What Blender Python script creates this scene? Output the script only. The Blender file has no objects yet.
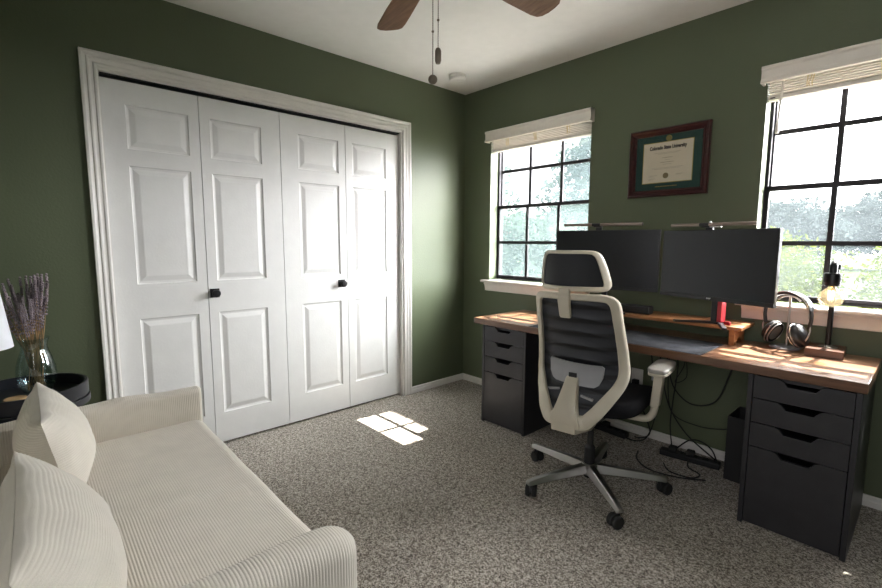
import bpy, bmesh, math, random
from mathutils import Vector, Matrix, noise
random.seed(7)
S = bpy.context.scene
COL = S.collection
PI = math.pi

# ------------------------------------------------------------------ materials
def new_mat(name):
    m = bpy.data.materials.new(name); m.use_nodes = True
    nt = m.node_tree
    b = nt.nodes.get('Principled BSDF')
    return m, nt, b
def N(nt, t, **kw):
    n = nt.nodes.new(t)
    for k, v in kw.items():
        setattr(n, k, v)
    return n
def coords(nt, scale=(1, 1, 1), rot=(0, 0, 0), kind='Object'):
    tc = N(nt, 'ShaderNodeTexCoord'); mp = N(nt, 'ShaderNodeMapping')
    mp.inputs['Scale'].default_value = scale; mp.inputs['Rotation'].default_value = rot
    nt.links.new(tc.outputs[kind], mp.inputs['Vector'])
    return mp.outputs['Vector']
def ramp(nt, fac, stops):
    r = N(nt, 'ShaderNodeValToRGB'); el = r.color_ramp.elements
    while len(el) < len(stops): el.new(.5)
    for e, (p, c) in zip(el, stops):
        e.position = p; e.color = (*c, 1)
    nt.links.new(fac, r.inputs['Fac'])
    return r.outputs['Color']
def bump(nt, b, h, strength=.3, dist=.002):
    n = N(nt, 'ShaderNodeBump'); n.inputs['Strength'].default_value = strength; n.inputs['Distance'].default_value = dist
    nt.links.new(h, n.inputs['Height']); nt.links.new(n.outputs['Normal'], b.inputs['Normal'])
def noise_tex(nt, vec, scale, detail=3, rough=.5):
    n = N(nt, 'ShaderNodeTexNoise'); n.inputs['Scale'].default_value = scale
    n.inputs['Detail'].default_value = detail; n.inputs['Roughness'].default_value = rough
    nt.links.new(vec, n.inputs['Vector'])
    return n.outputs['Fac']
def plain(name, col, rough=.5, metal=0, spec=.5, var=.06, bs=0, bscale=200, sheen=0):
    m, nt, b = new_mat(name)
    v = coords(nt)
    f = noise_tex(nt, v, 14, 3)
    lo = tuple(max(0, c * (1 - var)) for c in col); hi = tuple(min(1, c * (1 + var)) for c in col)
    nt.links.new(ramp(nt, f, [(.3, lo), (.7, hi)]), b.inputs['Base Color'])
    b.inputs['Roughness'].default_value = rough; b.inputs['Metallic'].default_value = metal
    b.inputs['Specular IOR Level'].default_value = spec
    if sheen: b.inputs['Sheen Weight'].default_value = sheen
    if bs: bump(nt, b, noise_tex(nt, v, bscale, 2), bs, .002)
    return m
def wood(name, dark, light, scale=(1.2, 14, 14), rough=.4, plank=0, spec=.5, coat=0):
    m, nt, b = new_mat(name)
    v = coords(nt, scale)
    f = noise_tex(nt, v, 3.5, 6, .6)
    c = ramp(nt, f, [(.28, dark), (.5, tuple((a + d) / 2 for a, d in zip(dark, light))), (.75, light)])
    if plank:
        br = N(nt, 'ShaderNodeTexBrick'); br.offset = .37
        br.inputs['Scale'].default_value = 1
        br.inputs['Brick Width'].default_value = .62; br.inputs['Row Height'].default_value = plank
        br.inputs['Mortar Size'].default_value = .0006
        br.inputs['Color1'].default_value = (.78, .74, .70, 1); br.inputs['Color2'].default_value = (1, 1, 1, 1)
        br.inputs['Mortar'].default_value = (.45, .4, .36, 1)
        nt.links.new(coords(nt), br.inputs['Vector'])
        mx = N(nt, 'ShaderNodeMix', data_type='RGBA', blend_type='MULTIPLY'); mx.inputs[0].default_value = 1
        nt.links.new(c, mx.inputs[6]); nt.links.new(br.outputs['Color'], mx.inputs[7]); c = mx.outputs[2]
    nt.links.new(c, b.inputs['Base Color'])
    b.inputs['Roughness'].default_value = rough; b.inputs['Specular IOR Level'].default_value = spec
    if coat: b.inputs['Coat Weight'].default_value = coat; b.inputs['Coat Roughness'].default_value = .22
    bump(nt, b, f, .08, .002)
    return m
def glass(name, tint=(1, 1, 1), gloss=.06, rough=.02, haze=0, hazecol=(.8, .85, .85)):
    """thin pane: mostly lets light straight through, with a fresnel reflection and some dust"""
    m = bpy.data.materials.new(name); m.use_nodes = True; nt = m.node_tree; nt.nodes.clear()
    out = N(nt, 'ShaderNodeOutputMaterial'); tr = N(nt, 'ShaderNodeBsdfTransparent'); tr.inputs[0].default_value = (*tint, 1)
    gl = N(nt, 'ShaderNodeBsdfGlossy'); gl.inputs['Roughness'].default_value = rough
    lw = N(nt, 'ShaderNodeLayerWeight'); lw.inputs['Blend'].default_value = .25
    mul = N(nt, 'ShaderNodeMath', operation='MULTIPLY_ADD'); mul.inputs[1].default_value = .7; mul.inputs[2].default_value = gloss
    nt.links.new(lw.outputs['Facing'], mul.inputs[0])
    pw = N(nt, 'ShaderNodeMath', operation='POWER'); pw.inputs[1].default_value = 2.5
    nt.links.new(lw.outputs['Facing'], pw.inputs[0]); nt.links.new(pw.outputs[0], mul.inputs[0])
    mx = N(nt, 'ShaderNodeMixShader'); nt.links.new(mul.outputs[0], mx.inputs[0])
    nt.links.new(tr.outputs[0], mx.inputs[1]); nt.links.new(gl.outputs[0], mx.inputs[2]); last = mx.outputs[0]
    if haze:
        df = N(nt, 'ShaderNodeBsdfTranslucent'); df.inputs[0].default_value = (*hazecol, 1)
        m2 = N(nt, 'ShaderNodeMixShader'); 
        f = noise_tex(nt, coords(nt), 18, 4)
        k = N(nt, 'ShaderNodeMath', operation='MULTIPLY_ADD'); k.inputs[1].default_value = haze * .8; k.inputs[2].default_value = haze * .6
        nt.links.new(f, k.inputs[0]); nt.links.new(k.outputs[0], m2.inputs[0])
        nt.links.new(last, m2.inputs[1]); nt.links.new(df.outputs[0], m2.inputs[2]); last = m2.outputs[0]
    nt.links.new(last, out.inputs[0])
    return m
def emit(name, col, st):
    m = bpy.data.materials.new(name); m.use_nodes = True; nt = m.node_tree; nt.nodes.clear()
    out = N(nt, 'ShaderNodeOutputMaterial'); e = N(nt, 'ShaderNodeEmission')
    e.inputs[0].default_value = (*col, 1); e.inputs[1].default_value = st
    nt.links.new(e.outputs[0], out.inputs[0]); return m
def leaf_mat(name, a, c, trans=.35):
    m = bpy.data.materials.new(name); m.use_nodes = True; nt = m.node_tree; nt.nodes.clear()
    out = N(nt, 'ShaderNodeOutputMaterial')
    f = noise_tex(nt, coords(nt), 3.0, 3)
    cl = ramp(nt, f, [(.3, a), (.7, c)])
    d = N(nt, 'ShaderNodeBsdfDiffuse'); t = N(nt, 'ShaderNodeBsdfTranslucent'); mx = N(nt, 'ShaderNodeMixShader')
    mx.inputs[0].default_value = trans
    nt.links.new(cl, d.inputs[0]); nt.links.new(cl, t.inputs[0])
    nt.links.new(d.outputs[0], mx.inputs[1]); nt.links.new(t.outputs[0], mx.inputs[2]); nt.links.new(mx.outputs[0], out.inputs[0])
    return m

def wall_mat():
    m, nt, b = new_mat('green_wall_paint')
    v = coords(nt)
    f = noise_tex(nt, v, 1.5, 2)
    nt.links.new(ramp(nt, f, [(.3, WALL_A), (.7, WALL_B)]), b.inputs['Base Color'])
    b.inputs['Roughness'].default_value = .5; b.inputs['Specular IOR Level'].default_value = .4
    bump(nt, b, noise_tex(nt, v, 95, 3, .55), .35, .003)
    return m
WALL_A, WALL_B = (.099, .119, .069), (.106, .127, .074)
def carpet_mat():
    m, nt, b = new_mat('speckled_carpet')
    v = coords(nt)
    vo = N(nt, 'ShaderNodeTexVoronoi'); vo.inputs['Scale'].default_value = 230; nt.links.new(v, vo.inputs['Vector'])
    sp = N(nt, 'ShaderNodeSeparateColor'); nt.links.new(vo.outputs['Color'], sp.inputs[0])
    ad = N(nt, 'ShaderNodeMath', operation='MULTIPLY_ADD'); ad.inputs[1].default_value = .62
    nt.links.new(sp.outputs[0], ad.inputs[0]); nt.links.new(noise_tex(nt, v, 60, 3, .7), ad.inputs[2]); 
    sb_ = N(nt, 'ShaderNodeMath', operation='SUBTRACT'); nt.links.new(ad.outputs[0], sb_.inputs[0]); sb_.inputs[1].default_value = .31
    f1 = sb_.outputs[0]
    f2 = noise_tex(nt, v, 2.2, 2)
    c1 = ramp(nt, f1, [(.16, (.085, .07, .058)), (.40, (.235, .205, .172)), (.58, (.41, .37, .32)), (.82, (.66, .61, .55))])
    c2 = ramp(nt, f2, [(.3, (.86, .86, .86)), (.7, (1, 1, 1))])
    mx = N(nt, 'ShaderNodeMix', data_type='RGBA', blend_type='MULTIPLY'); mx.inputs[0].default_value = 1
    nt.links.new(c1, mx.inputs[6]); nt.links.new(c2, mx.inputs[7]); nt.links.new(mx.outputs[2], b.inputs['Base Color'])
    b.inputs['Roughness'].default_value = 1; b.inputs['Specular IOR Level'].default_value = .05
    b.inputs['Sheen Weight'].default_value = .15
    bump(nt, b, f1, .5, .004)
    return m
def shaded_mesh_mat():
    m, nt, b = new_mat('chair_mesh')
    w = N(nt, 'ShaderNodeTexWave', wave_type='BANDS', bands_direction='Z', wave_profile='SIN'); w.inputs['Scale'].default_value = 5.0; w.inputs['Distortion'].default_value = .3
    nt.links.new(coords(nt), w.inputs['Vector'])
    nt.links.new(ramp(nt, w.outputs['Fac'], [(.12, (.008, .008, .010)), (.35, (.028, .030, .036)), (.9, (.036, .038, .046))]), b.inputs['Base Color'])  # dark and light bands paint the shading of the mesh ridges
    b.inputs['Roughness'].default_value = .55
    bump(nt, b, noise_tex(nt, coords(nt), 600, 2), .4, .002)
    return m
M = dict(
    wall=wall_mat(), carpet=carpet_mat(),
    ceiling=plain('ceiling_paint', (.80, .79, .765), .9, spec=.2, var=.02, bs=.35, bscale=60),
    door=plain('door_paint', (.72, .72, .71), .38, var=.02, bs=.12, bscale=90),
    trim=plain('trim_paint', (.74, .72, .69), .4, var=.03),
    sill=plain('sill_paint', (.76, .70, .66), .35, var=.03),
    jamb=plain('jamb_paint', (.27, .35, .285), .5, var=.02),
    black_metal=plain('black_metal', (.012, .012, .013), .35, .3),
    bronze=plain('bronze_aluminium', (.032, .030, .034), .6, 0, spec=.25),
    glass=glass('window_glass', gloss=.02, haze=.016, hazecol=(.75, .87, .95)),
    dusty=glass('dusty_glass', gloss=.02, haze=.024, hazecol=(.70, .9, .95)),
    screen=glass('insect_screen', tint=(.90, .92, .92), gloss=0, rough=.5, haze=.005, hazecol=(.75, .88, .88)),
    screen_dense=glass('dense_insect_screen', tint=(.88, .92, .90), gloss=0, rough=.5, haze=.030, hazecol=(.62, .88, .84)),
    blind=plain('blind_slat', (.74, .69, .63), .5, var=.04),
    cord=plain('blind_cord', (.70, .58, .34), .8),
    valance=plain('valance_wood', (.78, .73, .66), .45, var=.03),
    fabric=plain('cream_corduroy', (.70, .655, .58), .95, spec=.15, var=.04, bs=.3, bscale=500, sheen=.25),
    desk=wood('desk_wood', (.20, .092, .048), (.44, .245, .14), (1.0, 18, 18), .30, plank=.045, coat=.5),
    riser=wood('riser_wood', (.23, .09, .032), (.44, .20, .08), (1.2, 16, 16), .35),
    fan_wood=wood('fan_wood', (.10, .048, .026), (.22, .115, .064), (1.0, 14, 14), .6, spec=.25),
    block=wood('dark_block_wood', (.075, .028, .014), (.17, .07, .035), (2, 20, 20), .35),
    frame_wood=wood('mahogany', (.024, .005, .006), (.058, .012, .012), (2, 18, 18), .28),
    drawer=plain('black_brown_laminate', (.028, .027, .031), .40, var=.12, spec=.5),
    table=plain('black_table', (.014, .015, .02), .35, spec=.5),
    plastic=plain('black_plastic', (.013, .013, .015), .45),
    rubber=plain('black_rubber', (.012, .012, .012), .7),
    screen_panel=plain('monitor_screen', (.012, .013, .016), .34, spec=.4, var=.02),
    cream_plastic=plain('cream_plastic', (.56, .51, .41), .38, var=.02),
    grey_plastic=plain('grey_plastic', (.30, .30, .31), .4),
    pad=plain('arm_pad', (.36, .34, .31), .4),
    alu=plain('polished_aluminium', (.44, .43, .42), .36, 1.0, var=.03),
    steel=plain('steel', (.5, .49, .47), .3, 1.0),
    seat=plain('seat_fabric', (.010, .010, .012), .9, spec=.2, bs=.4, bscale=600),
    mesh=plain('chair_mesh', (.026, .027, .031), .75, spec=.4, bs=.4, bscale=600),
    chain=plain('antique_brass', (.16, .135, .105), .4, .6),
    shaded_mesh=shaded_mesh_mat(),
    red=plain('red_plastic', (.42, .012, .022), .35),
    matfelt=plain('desk_mat_felt', (.095, .10, .115), .95, var=.35, spec=.1, bs=.5, bscale=400),
    white_plastic=plain('white_plastic', (.72, .71, .68), .45),
    shade=plain('lamp_shade_linen', (.80, .82, .88), .9, spec=.1),
    bar=plain('light_bar', (.30, .24, .21), .35, .7),
    lavender=plain('lavender_flower', (.235, .195, .215), .9, var=.55),
    stem=plain('dried_stem', (.30, .185, .085), .9, var=.35),
    cork=wood('light_wood', (.42, .26, .12), (.66, .46, .26), (6, 6, 6), .6),
    vase=glass('vase_glass', tint=(.90, .955, .97), gloss=.09),
    picture_glass=glass('picture_glass', gloss=.025, rough=.05),
    bulb=glass('amber_bulb_glass', tint=(1.0, .93, .76), gloss=.10, haze=.06, hazecol=(1, .92, .7)),
    filament=emit('filament_glow', (1.0, .66, .28), 22),
    matgreen=plain('green_mat_board', (.013, .048, .038), .8),
    paper=plain('diploma_paper', (.62, .55, .42), .8, var=.03),
    ink=plain('ink', (.03, .025, .02), .7),
    fadedink=plain('faded_ink', (.25, .21, .15), .7),
    gold=plain('gold_foil', (.34, .27, .07), .4, .5),
    seal=plain('bronze_seal', (.20, .15, .07), .5, .3),
    logo=plain('white_print', (.7, .7, .7), .5),
    headphone=plain('headphone_plastic', (.022, .021, .023), .32),
    headrim=plain('silver_rim', (.55, .52, .50), .3, .8),
    standgrey=plain('stand_grey', (.26, .265, .28), .4),
    lawn=plain('lawn', (.024, .038, .008), 1, var=.3, spec=.1),
    bounce_patio=plain('bounce_concrete', (.55, .53, .50), .9, spec=.1),
    road=plain('road', (.05, .05, .052), .9, spec=.1),
    bark=plain('bark', (.10, .07, .05), .9, var=.3),
    siding=plain('pale_siding', (.45, .46, .47), .8),
    roofing=plain('grey_shingle', (.16, .15, .15), .9),
    winglass=plain('dark_glass', (.05, .06, .07), .1),
    leaf_bush=leaf_mat('bush_leaves', (.030, .050, .002), (.088, .104, .009)),
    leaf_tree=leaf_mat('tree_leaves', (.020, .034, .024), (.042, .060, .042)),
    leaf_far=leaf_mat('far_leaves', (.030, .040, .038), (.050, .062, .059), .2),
)

# ------------------------------------------------------------------ mesh building
class MB:
    def __init__(s): s.v = []; s.f = []
    def add(s, vs, fs):
        o = len(s.v); s.v += [tuple(p) for p in vs]; s.f += [tuple(i + o for i in f) for f in fs]; return s
    def box(s, x0, x1, y0, y1, z0, z1, mat=None):
        vs = [Vector(p) for p in ((x0,y0,z0),(x1,y0,z0),(x1,y1,z0),(x0,y1,z0),(x0,y0,z1),(x1,y0,z1),(x1,y1,z1),(x0,y1,z1))]
        if mat: vs = [mat @ p for p in vs]
        return s.add(vs, [(3,2,1,0),(4,5,6,7),(0,1,5,4),(1,2,6,5),(2,3,7,6),(3,0,4,7)])
    def loft(s, rings, close_u=True, caps=True, close_v=False):
        n = len(rings[0]); vs = [p for r in rings for p in r]; fs = []
        m = len(rings)
        for i in range(m if close_v else m - 1):
            for j in range(n if close_u else n - 1):
                a = i * n + j; b = i * n + (j + 1) % n; i2 = (i + 1) % m
                fs.append((a, b, i2 * n + (j + 1) % n, i2 * n + j))
        if caps and not close_v and close_u:
            fs.append(tuple(range(n - 1, -1, -1))); fs.append(tuple((m - 1) * n + j for j in range(n)))
        return s.add(vs, fs)
    def prism(s, poly, a, b, axis='y', mat=None):
        """poly of 2D points in the other two axes (xz for y, xy for z, yz for x)"""
        def P(p, t):
            q = {'y': (p[0], t, p[1]), 'z': (p[0], p[1], t), 'x': (t, p[0], p[1])}[axis]
            return mat @ Vector(q) if mat else q
        return s.loft([[P(p, a) for p in poly], [P(p, b) for p in poly]])
    def tube(s, pts, r, seg=8, closed=False, caps=True):
        pts = [Vector(p) for p in pts]; n = len(pts); rings = []
        up = None
        for i, p in enumerate(pts):
            if closed: t = pts[(i + 1) % n] - pts[i - 1]
            else: t = pts[min(i + 1, n - 1)] - pts[max(i - 1, 0)]
            t.normalize()
            if up is None:
                up = Vector((0, 0, 1)) if abs(t.z) < .9 else Vector((1, 0, 0))
            a = (up - t * up.dot(t)).normalized(); up = a; b = t.cross(a)
            rr = r[i] if isinstance(r, (list, tuple)) else r
            rings.append([p + a * (rr * math.cos(2*PI*k/seg)) + b * (rr * math.sin(2*PI*k/seg)) for k in range(seg)])
        return s.loft(rings, caps=caps, close_v=closed)
    def lathe(s, prof, cx=0, cy=0, seg=32, mat=None):
        rings = []
        for r, z in prof:
            ring = [Vector((cx + r * math.cos(2*PI*k/seg), cy + r * math.sin(2*PI*k/seg), z)) for k in range(seg)]
            rings.append([mat @ q for q in ring] if mat else ring)
        return s.loft(rings)
    def ball(s, c, rad, seg=16, rings=10, mat=None):
        rx, ry, rz = rad if isinstance(rad, (tuple, list)) else (rad,) * 3
        R = []
        for i in range(rings + 1):
            th = PI * (i + .02) / (rings + .04)
            ring = []
            for k in range(seg):
                q = Vector((rx*math.sin(th)*math.cos(2*PI*k/seg), ry*math.sin(th)*math.sin(2*PI*k/seg), -rz*math.cos(th)))
                if mat: q = mat @ q
                ring.append(Vector(c) + q)
            R.append(ring)
        return s.loft(R)
    def build(s, name, mat, parent=None, smooth=40, bevel=0, bseg=2, loc=None, rot=None, kind=None, label=None):
        me = bpy.data.meshes.new(name); me.from_pydata(s.v, [], s.f)
        bm = bmesh.new(); bm.from_mesh(me); bmesh.ops.remove_doubles(bm, verts=bm.verts, dist=1e-6)
        bmesh.ops.recalc_face_normals(bm, faces=bm.faces); bm.to_mesh(me); bm.free()
        me.materials.append(M[mat])
        if smooth:
            me.shade_smooth()
            if smooth < 180: me.set_sharp_from_angle(angle=math.radians(smooth))
        o = bpy.data.objects.new(name, me); COL.objects.link(o)
        if parent: o.parent = parent
        if loc: o.location = loc
        if rot: o.rotation_euler = rot
        if bevel:
            b = o.modifiers.new('bevel', 'BEVEL'); b.width = bevel; b.segments = bseg; b.limit_method = 'ANGLE'; b.angle_limit = math.radians(50)
        if kind: o['kind'] = kind
        if label: o['label'] = label
        return o
def tag(o, label, cat, group=None, kind=None):
    o['label'] = label; o['category'] = cat
    if group: o['group'] = group
    if kind: o['kind'] = kind
    return o
def thing(name, label, cat, loc=(0, 0, 0), rz=0, group=None):
    o = bpy.data.objects.new(name, None); COL.objects.link(o); o.empty_display_size = .1
    o.location = loc; o.rotation_euler = (0, 0, rz)
    return tag(o, label, cat, group)
def struct(name):
    o = bpy.data.objects.new(name, None); COL.objects.link(o); o['kind'] = 'structure'; return o
def copy_tree(o, parent=None):
    c = o.copy(); COL.objects.link(c)
    if parent: c.parent = parent
    for ch in o.children: copy_tree(ch, c)
    return c
def box(name, mat, x0, x1, y0, y1, z0, z1, parent=None, bevel=0, **kw):
    return MB().box(x0, x1, y0, y1, z0, z1).build(name, mat, parent, bevel=bevel, **kw)
def smooth_path(pts, n=8):
    """Catmull-Rom through the points"""
    P = [Vector(p) for p in pts]; out = []
    for i in range(len(P) - 1):
        p0 = P[max(i - 1, 0)]; p1 = P[i]; p2 = P[i + 1]; p3 = P[min(i + 2, len(P) - 1)]
        for k in range(n):
            t = k / n
            out.append(.5 * ((2*p1) + (p2 - p0)*t + (2*p0 - 5*p1 + 4*p2 - p3)*t*t + (3*p1 - p0 - 3*p2 + p3)*t**3))
    out.append(P[-1]); return out
def text_mesh(name, body, size, mat, parent, M4, bold=0, label=None):
    cu = bpy.data.curves.new(name, 'FONT'); cu.body = body; cu.size = size; cu.align_x = 'CENTER'; cu.align_y = 'CENTER'
    cu.extrude = .0002; cu.offset = bold; cu.resolution_u = 3
    tmp = bpy.data.objects.new('tmp', cu); COL.objects.link(tmp)
    dg = bpy.context.evaluated_depsgraph_get(); me = bpy.data.meshes.new_from_object(tmp.evaluated_get(dg))
    bpy.data.objects.remove(tmp); bpy.data.curves.remove(cu)
    me.transform(M4); me.materials.clear(); me.materials.append(M[mat]); me.name = name
    o = bpy.data.objects.new(name, me); COL.objects.link(o); o.parent = parent
    if label: o['label'] = label
    return o

# ------------------------------------------------------------------ room shell
XR, YB, CH = 3.62, -3.32, 2.44        # far right wall, wall behind the sofa, ceiling
OY0, OY1, OZ = -2.500, -.668, 2.040   # closet opening
def o_(name, mb, mat, **kw): return mb.build(name, mat, kind='structure', **kw)
o_('floor', MB().box(-.75, XR + .15, YB - .15, .16, -.1, 0), 'carpet')
o_('ceiling', MB().box(-.75, XR + .15, YB - .15, .16, CH, CH + .1), 'ceiling')
w = MB(); w.box(-.12, 0, YB, OY0, 0, CH); w.box(-.12, 0, OY1, .15, 0, CH); w.box(-.12, 0, OY0, OY1, OZ, CH)
o_('wall_left', w, 'wall')
WZ0, WZ1 = .905, 2.065
W1 = (.290, 1.178); W2 = (2.130, 3.018)
w = MB()
for a, b in ((0, W1[0]), (W1[1], W2[0]), (W2[1], XR)): w.box(a, b, 0, .15, 0, CH)
for a, b in (W1, W2): w.box(a, b, 0, .15, 0, WZ0); w.box(a, b, 0, .15, WZ1, CH)
o_('wall_right', w, 'wall')
w = MB(); n0, n1 = 2.35, 3.35
w.box(-.12, n0, YB - .12, YB, 0, CH); w.box(n1, XR + .12, YB - .12, YB, 0, CH); w.box(n0, n1, YB - .12, YB, 0, .93); w.box(n0, n1, YB - .12, YB, 2.05, CH)
o_('wall_rear', w, 'wall')
o_('wall_near', MB().box(XR, XR + .12, YB, .15, 0, CH), 'wall')
w3 = struct('fill_window')  # added window behind the camera, lets in extra fill daylight
w = MB()
for a, b in ((n0, n0 + .03), (n1 - .03, n1), ((n0 + n1) / 2 - .012, (n0 + n1) / 2 + .012)): w.box(a, b, YB - .10, YB - .06, .93, 2.05)
for a, b in ((.93, .96), (2.02, 2.05), (1.48, 1.50)): w.box(n0, n1, YB - .10, YB - .06, a, b)
w.build('window_frame', 'bronze', w3, smooth=0)
MB().box(n0 + .01, n1 - .01, YB - .082, YB - .078, .94, 2.04).build('glass_pane', 'glass', w3, smooth=0)
MB().box(n0 - .04, n1 + .04, YB - .06, YB + .03, .905, .929).build('window_sill', 'sill', w3, bevel=.002)
w = MB(); w.box(-.75, -.70, OY0 - .1, OY1 + .1, 0, CH); w.box(-.70, -.12, OY0 - .1, OY0 - .05, 0, CH); w.box(-.70, -.12, OY1 + .05, OY1 + .1, 0, CH)
o_('wall_closet', w, 'ceiling')
# baseboards
def base_prof(): return [(0, 0), (.013, 0), (.013, .026), (.009, .031), (.009, .047), (.004, .052), (0, .052)]
b = MB(); b.prism([(h, z) for h, z in base_prof()], OY1 + .070, 0, 'y'); b.prism([(h, z) for h, z in base_prof()], YB, OY0 - .070, 'y')
o_('baseboard_left', b, 'trim', smooth=0)
b = MB(); b.prism([(-h, z) for h, z in base_prof()], .009, XR, 'x')
o_('baseboard_right', b, 'trim', smooth=0)
b = MB(); b.prism([(YB + h, z) for h, z in base_prof()], .013, XR, 'x')
o_('baseboard_rear', b, 'trim', smooth=0)
# closet casing, mitred
prof = [(0, 0), (0, .011), (.006, .015), (.014, .015), (.018, .010), (.026, .012), (.034, .018), (.040, .018), (.044, .013), (.050, .016), (.058, .022), (.068, .022), (.068, 0)]
c = MB()
c.loft([[(h, OY0 - d, 0) for d, h in prof], [(h, OY0 - d, OZ + d) for d, h in prof], [(h, OY1 + d, OZ + d) for d, h in prof], [(h, OY1 + d, 0) for d, h in prof]])
o_('trim_1', c, 'trim', smooth=25)
c = MB(); c.box(-.12, .002, OY0 - .002, OY0 + .004, 0, OZ); c.box(-.12, .002, OY1 - .012, OY1 + .002, 0, OZ); c.box(-.12, .002, OY0, OY1, OZ - .012, OZ + .002)
o_('trim_2', c, 'trim', smooth=0)

# bifold closet doors
def leaf_mesh(y0, y1, fold_right, z0=.015, z1=2.008):
    st_out, st_fold = .115, .052
    p0, p1 = (y0 + st_out, y1 - st_fold) if fold_right else (y0 + st_fold, y1 - st_out)
    rows = [(.195, .805), (.99, 1.597), (1.680, 1.897)]
    mb = MB(); xf, xb = -.030, -.064
    ys = [y0, p0, p1, y1]; zs = [z0]
    for a, b in rows: zs += [a, b]
    zs.append(z1)
    def q(y_a, y_b, z_a, z_b, x): mb.add([(x, y_a, z_a), (x, y_b, z_a), (x, y_b, z_b), (x, y_a, z_b)], [(0, 1, 2, 3)])
    for i in range(3):
        for j in range(len(zs) - 1):
            if i == 1 and j % 2 == 1:
                rect = [(0, 0), (.004, -.0065), (.012, -.0085), (.016, -.0085), (.040, -.0015), (.044, -.001)]
                rings = [[(xf + d, ys[1] + k, zs[j] + k), (xf + d, ys[2] - k, zs[j] + k), (xf + d, ys[2] - k, zs[j+1] - k), (xf + d, ys[1] + k, zs[j+1] - k)] for k, d in rect]
                mb.loft(rings, caps=False)
                r = rings[-1]; mb.add(r, [(0, 1, 2, 3)])
            else: q(ys[i], ys[i+1], zs[j], zs[j+1], xf)
    mb.add([(xf,y0,z0),(xf,y1,z0),(xf,y1,z1),(xf,y0,z1),(xb,y0,z0),(xb,y1,z0),(xb,y1,z1),(xb,y0,z1)], [(0,4,5,1),(3,2,6,7),(0,3,7,4),(1,5,6,2),(4,7,6,5)])
    return mb
def knob(y, z, parent):
    mb = MB(); mb.box(-.030, -.024, y - .026, y + .026, z - .026, z + .026)
    k = mb.build('knob', 'black_metal', parent, bevel=.002)
    k['label'] = 'black round knob on square plate'
    R = Matrix.Translation((-.024, y, z)) @ Matrix.Rotation(PI/2, 4, 'Y')
    MB().lathe([(.0005, 0), (.010, 0), (.010, .012), (.015, .018), (.022, .024), (.023, .034), (.019, .041), (.008, .043), (.0005, .043)], seg=24, mat=R).build('knob_grip', 'black_metal', k)
LB = [-2.512, -2.0565, -1.600, -1.140, -.684]
for i, nm in ((0, 'door_1'), (2, 'door_2')):
    d = struct(nm)
    for k in (0, 1):
        g = .0018
        lf = leaf_mesh(LB[i+k] + g, LB[i+k+1] - g, k == 0).build('door_leaf', 'door', d, smooth=0)
        if (i == 0 and k == 1): knob(LB[1] + .034, .918, lf)
        if (i == 2 and k == 0): knob(LB[3] - .050, .926, lf)
# track above the doors
c = MB(); c.box(-.075, -.02, OY0 + .01, OY1 - .014, 2.020, 2.028)
o_('trim_3', c, 'black_metal', smooth=0)

# ------------------------------------------------------------------ windows
def window(nm, x0, x1, dust, vx, scr):
    w = struct(nm)
    # jamb lining
    j = MB(); t = .006
    j.box(x0 - .001, x0 + t, -.001, .15, WZ0, WZ1); j.box(x1 - t, x1 + .001, -.001, .15, WZ0, WZ1); j.box(x0, x1, -.001, .15, WZ1 - t, WZ1 + .001)
    j.build('jamb', 'wall', w, smooth=0)
    fx0, fx1, fz0, fz1 = x0 + t, x1 - t, WZ0 + .012, WZ1 - t
    f = MB(); e = .014
    f.box(fx0, fx0 + e, .092, .148, fz0, fz1); f.box(fx1 - e, fx1, .092, .148, fz0, fz1); f.box(fx0, fx1, .092, .148, fz0, fz0 + .016); f.box(fx0, fx1, .092, .148, fz1 - e, fz1)
    f.build('window_frame', 'bronze', w, bevel=.001)
    def sash(name, yc, z0, z1, zh, top, pane_mat):
        s = MB(); a, b = fx0 + e - .004, fx1 - e + .004
        s.box(a, a + .012, yc - .012, yc + .012, z0, z1); s.box(b - .012, b, yc - .012, yc + .012, z0, z1)
        s.box(a, b, yc - .012, yc + .012, z0, z0 + (.016 if top else .020)); s.box(a, b, yc - .012, yc + .012, z1 - (.012 if top else .024), z1)
        sh = s.build('sash', 'bronze', w, bevel=.001)
        m = MB(); 
        for v in vx: m.box(v - .0115, v + .0115, yc - .007, yc + .007, z0, z1)
        m.box(a, b, yc - .0072, yc + .0072, zh - .0115, zh + .0115)
        m.build('muntin', 'bronze', sh, bevel=.0008)
        MB().box(a + .004, b - .004, yc - .0015, yc + .0015, z0 + .004, z1 - .004).build('glass_pane', pane_mat, sh, smooth=0)
    sash('upper', .132, 1.494, WZ1 - .008, 1.788, True, dust)
    sash('lower', .104, fz0 + .010, 1.512, 1.216, False, 'glass')
    MB().add([(fx0 + e, .146, fz0), (fx1 - e, .146, fz0), (fx1 - e, .146, 1.50), (fx0 + e, .146, 1.50)], [(0, 1, 2, 3)]).build('insect_screen', scr, w)
    # stool and apron
    s = MB(); s.prism([(-.040, .889), (-.046, .893), (-.046, .903), (-.040, .908), (.092, .908), (.092, .889)], x0 - .055, x1 + .055, 'x')
    s.build('window_sill', 'sill', w, smooth=0, bevel=.001)
    s = MB(); s.prism([(0, .889), (-.026, .889), (-.030, .880), (-.022, .870), (-.018, .855), (-.014, .835), (-.014, .822), (0, .818)], x0 - .028, x1 + .028, 'x')
    s.build('apron', 'sill', w, smooth=25)
window('window_1', *W1, 'dusty', (.592, .874), 'screen_dense')
window('window_2', *W2, 'glass', (2.420, 2.715), 'screen')

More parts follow.
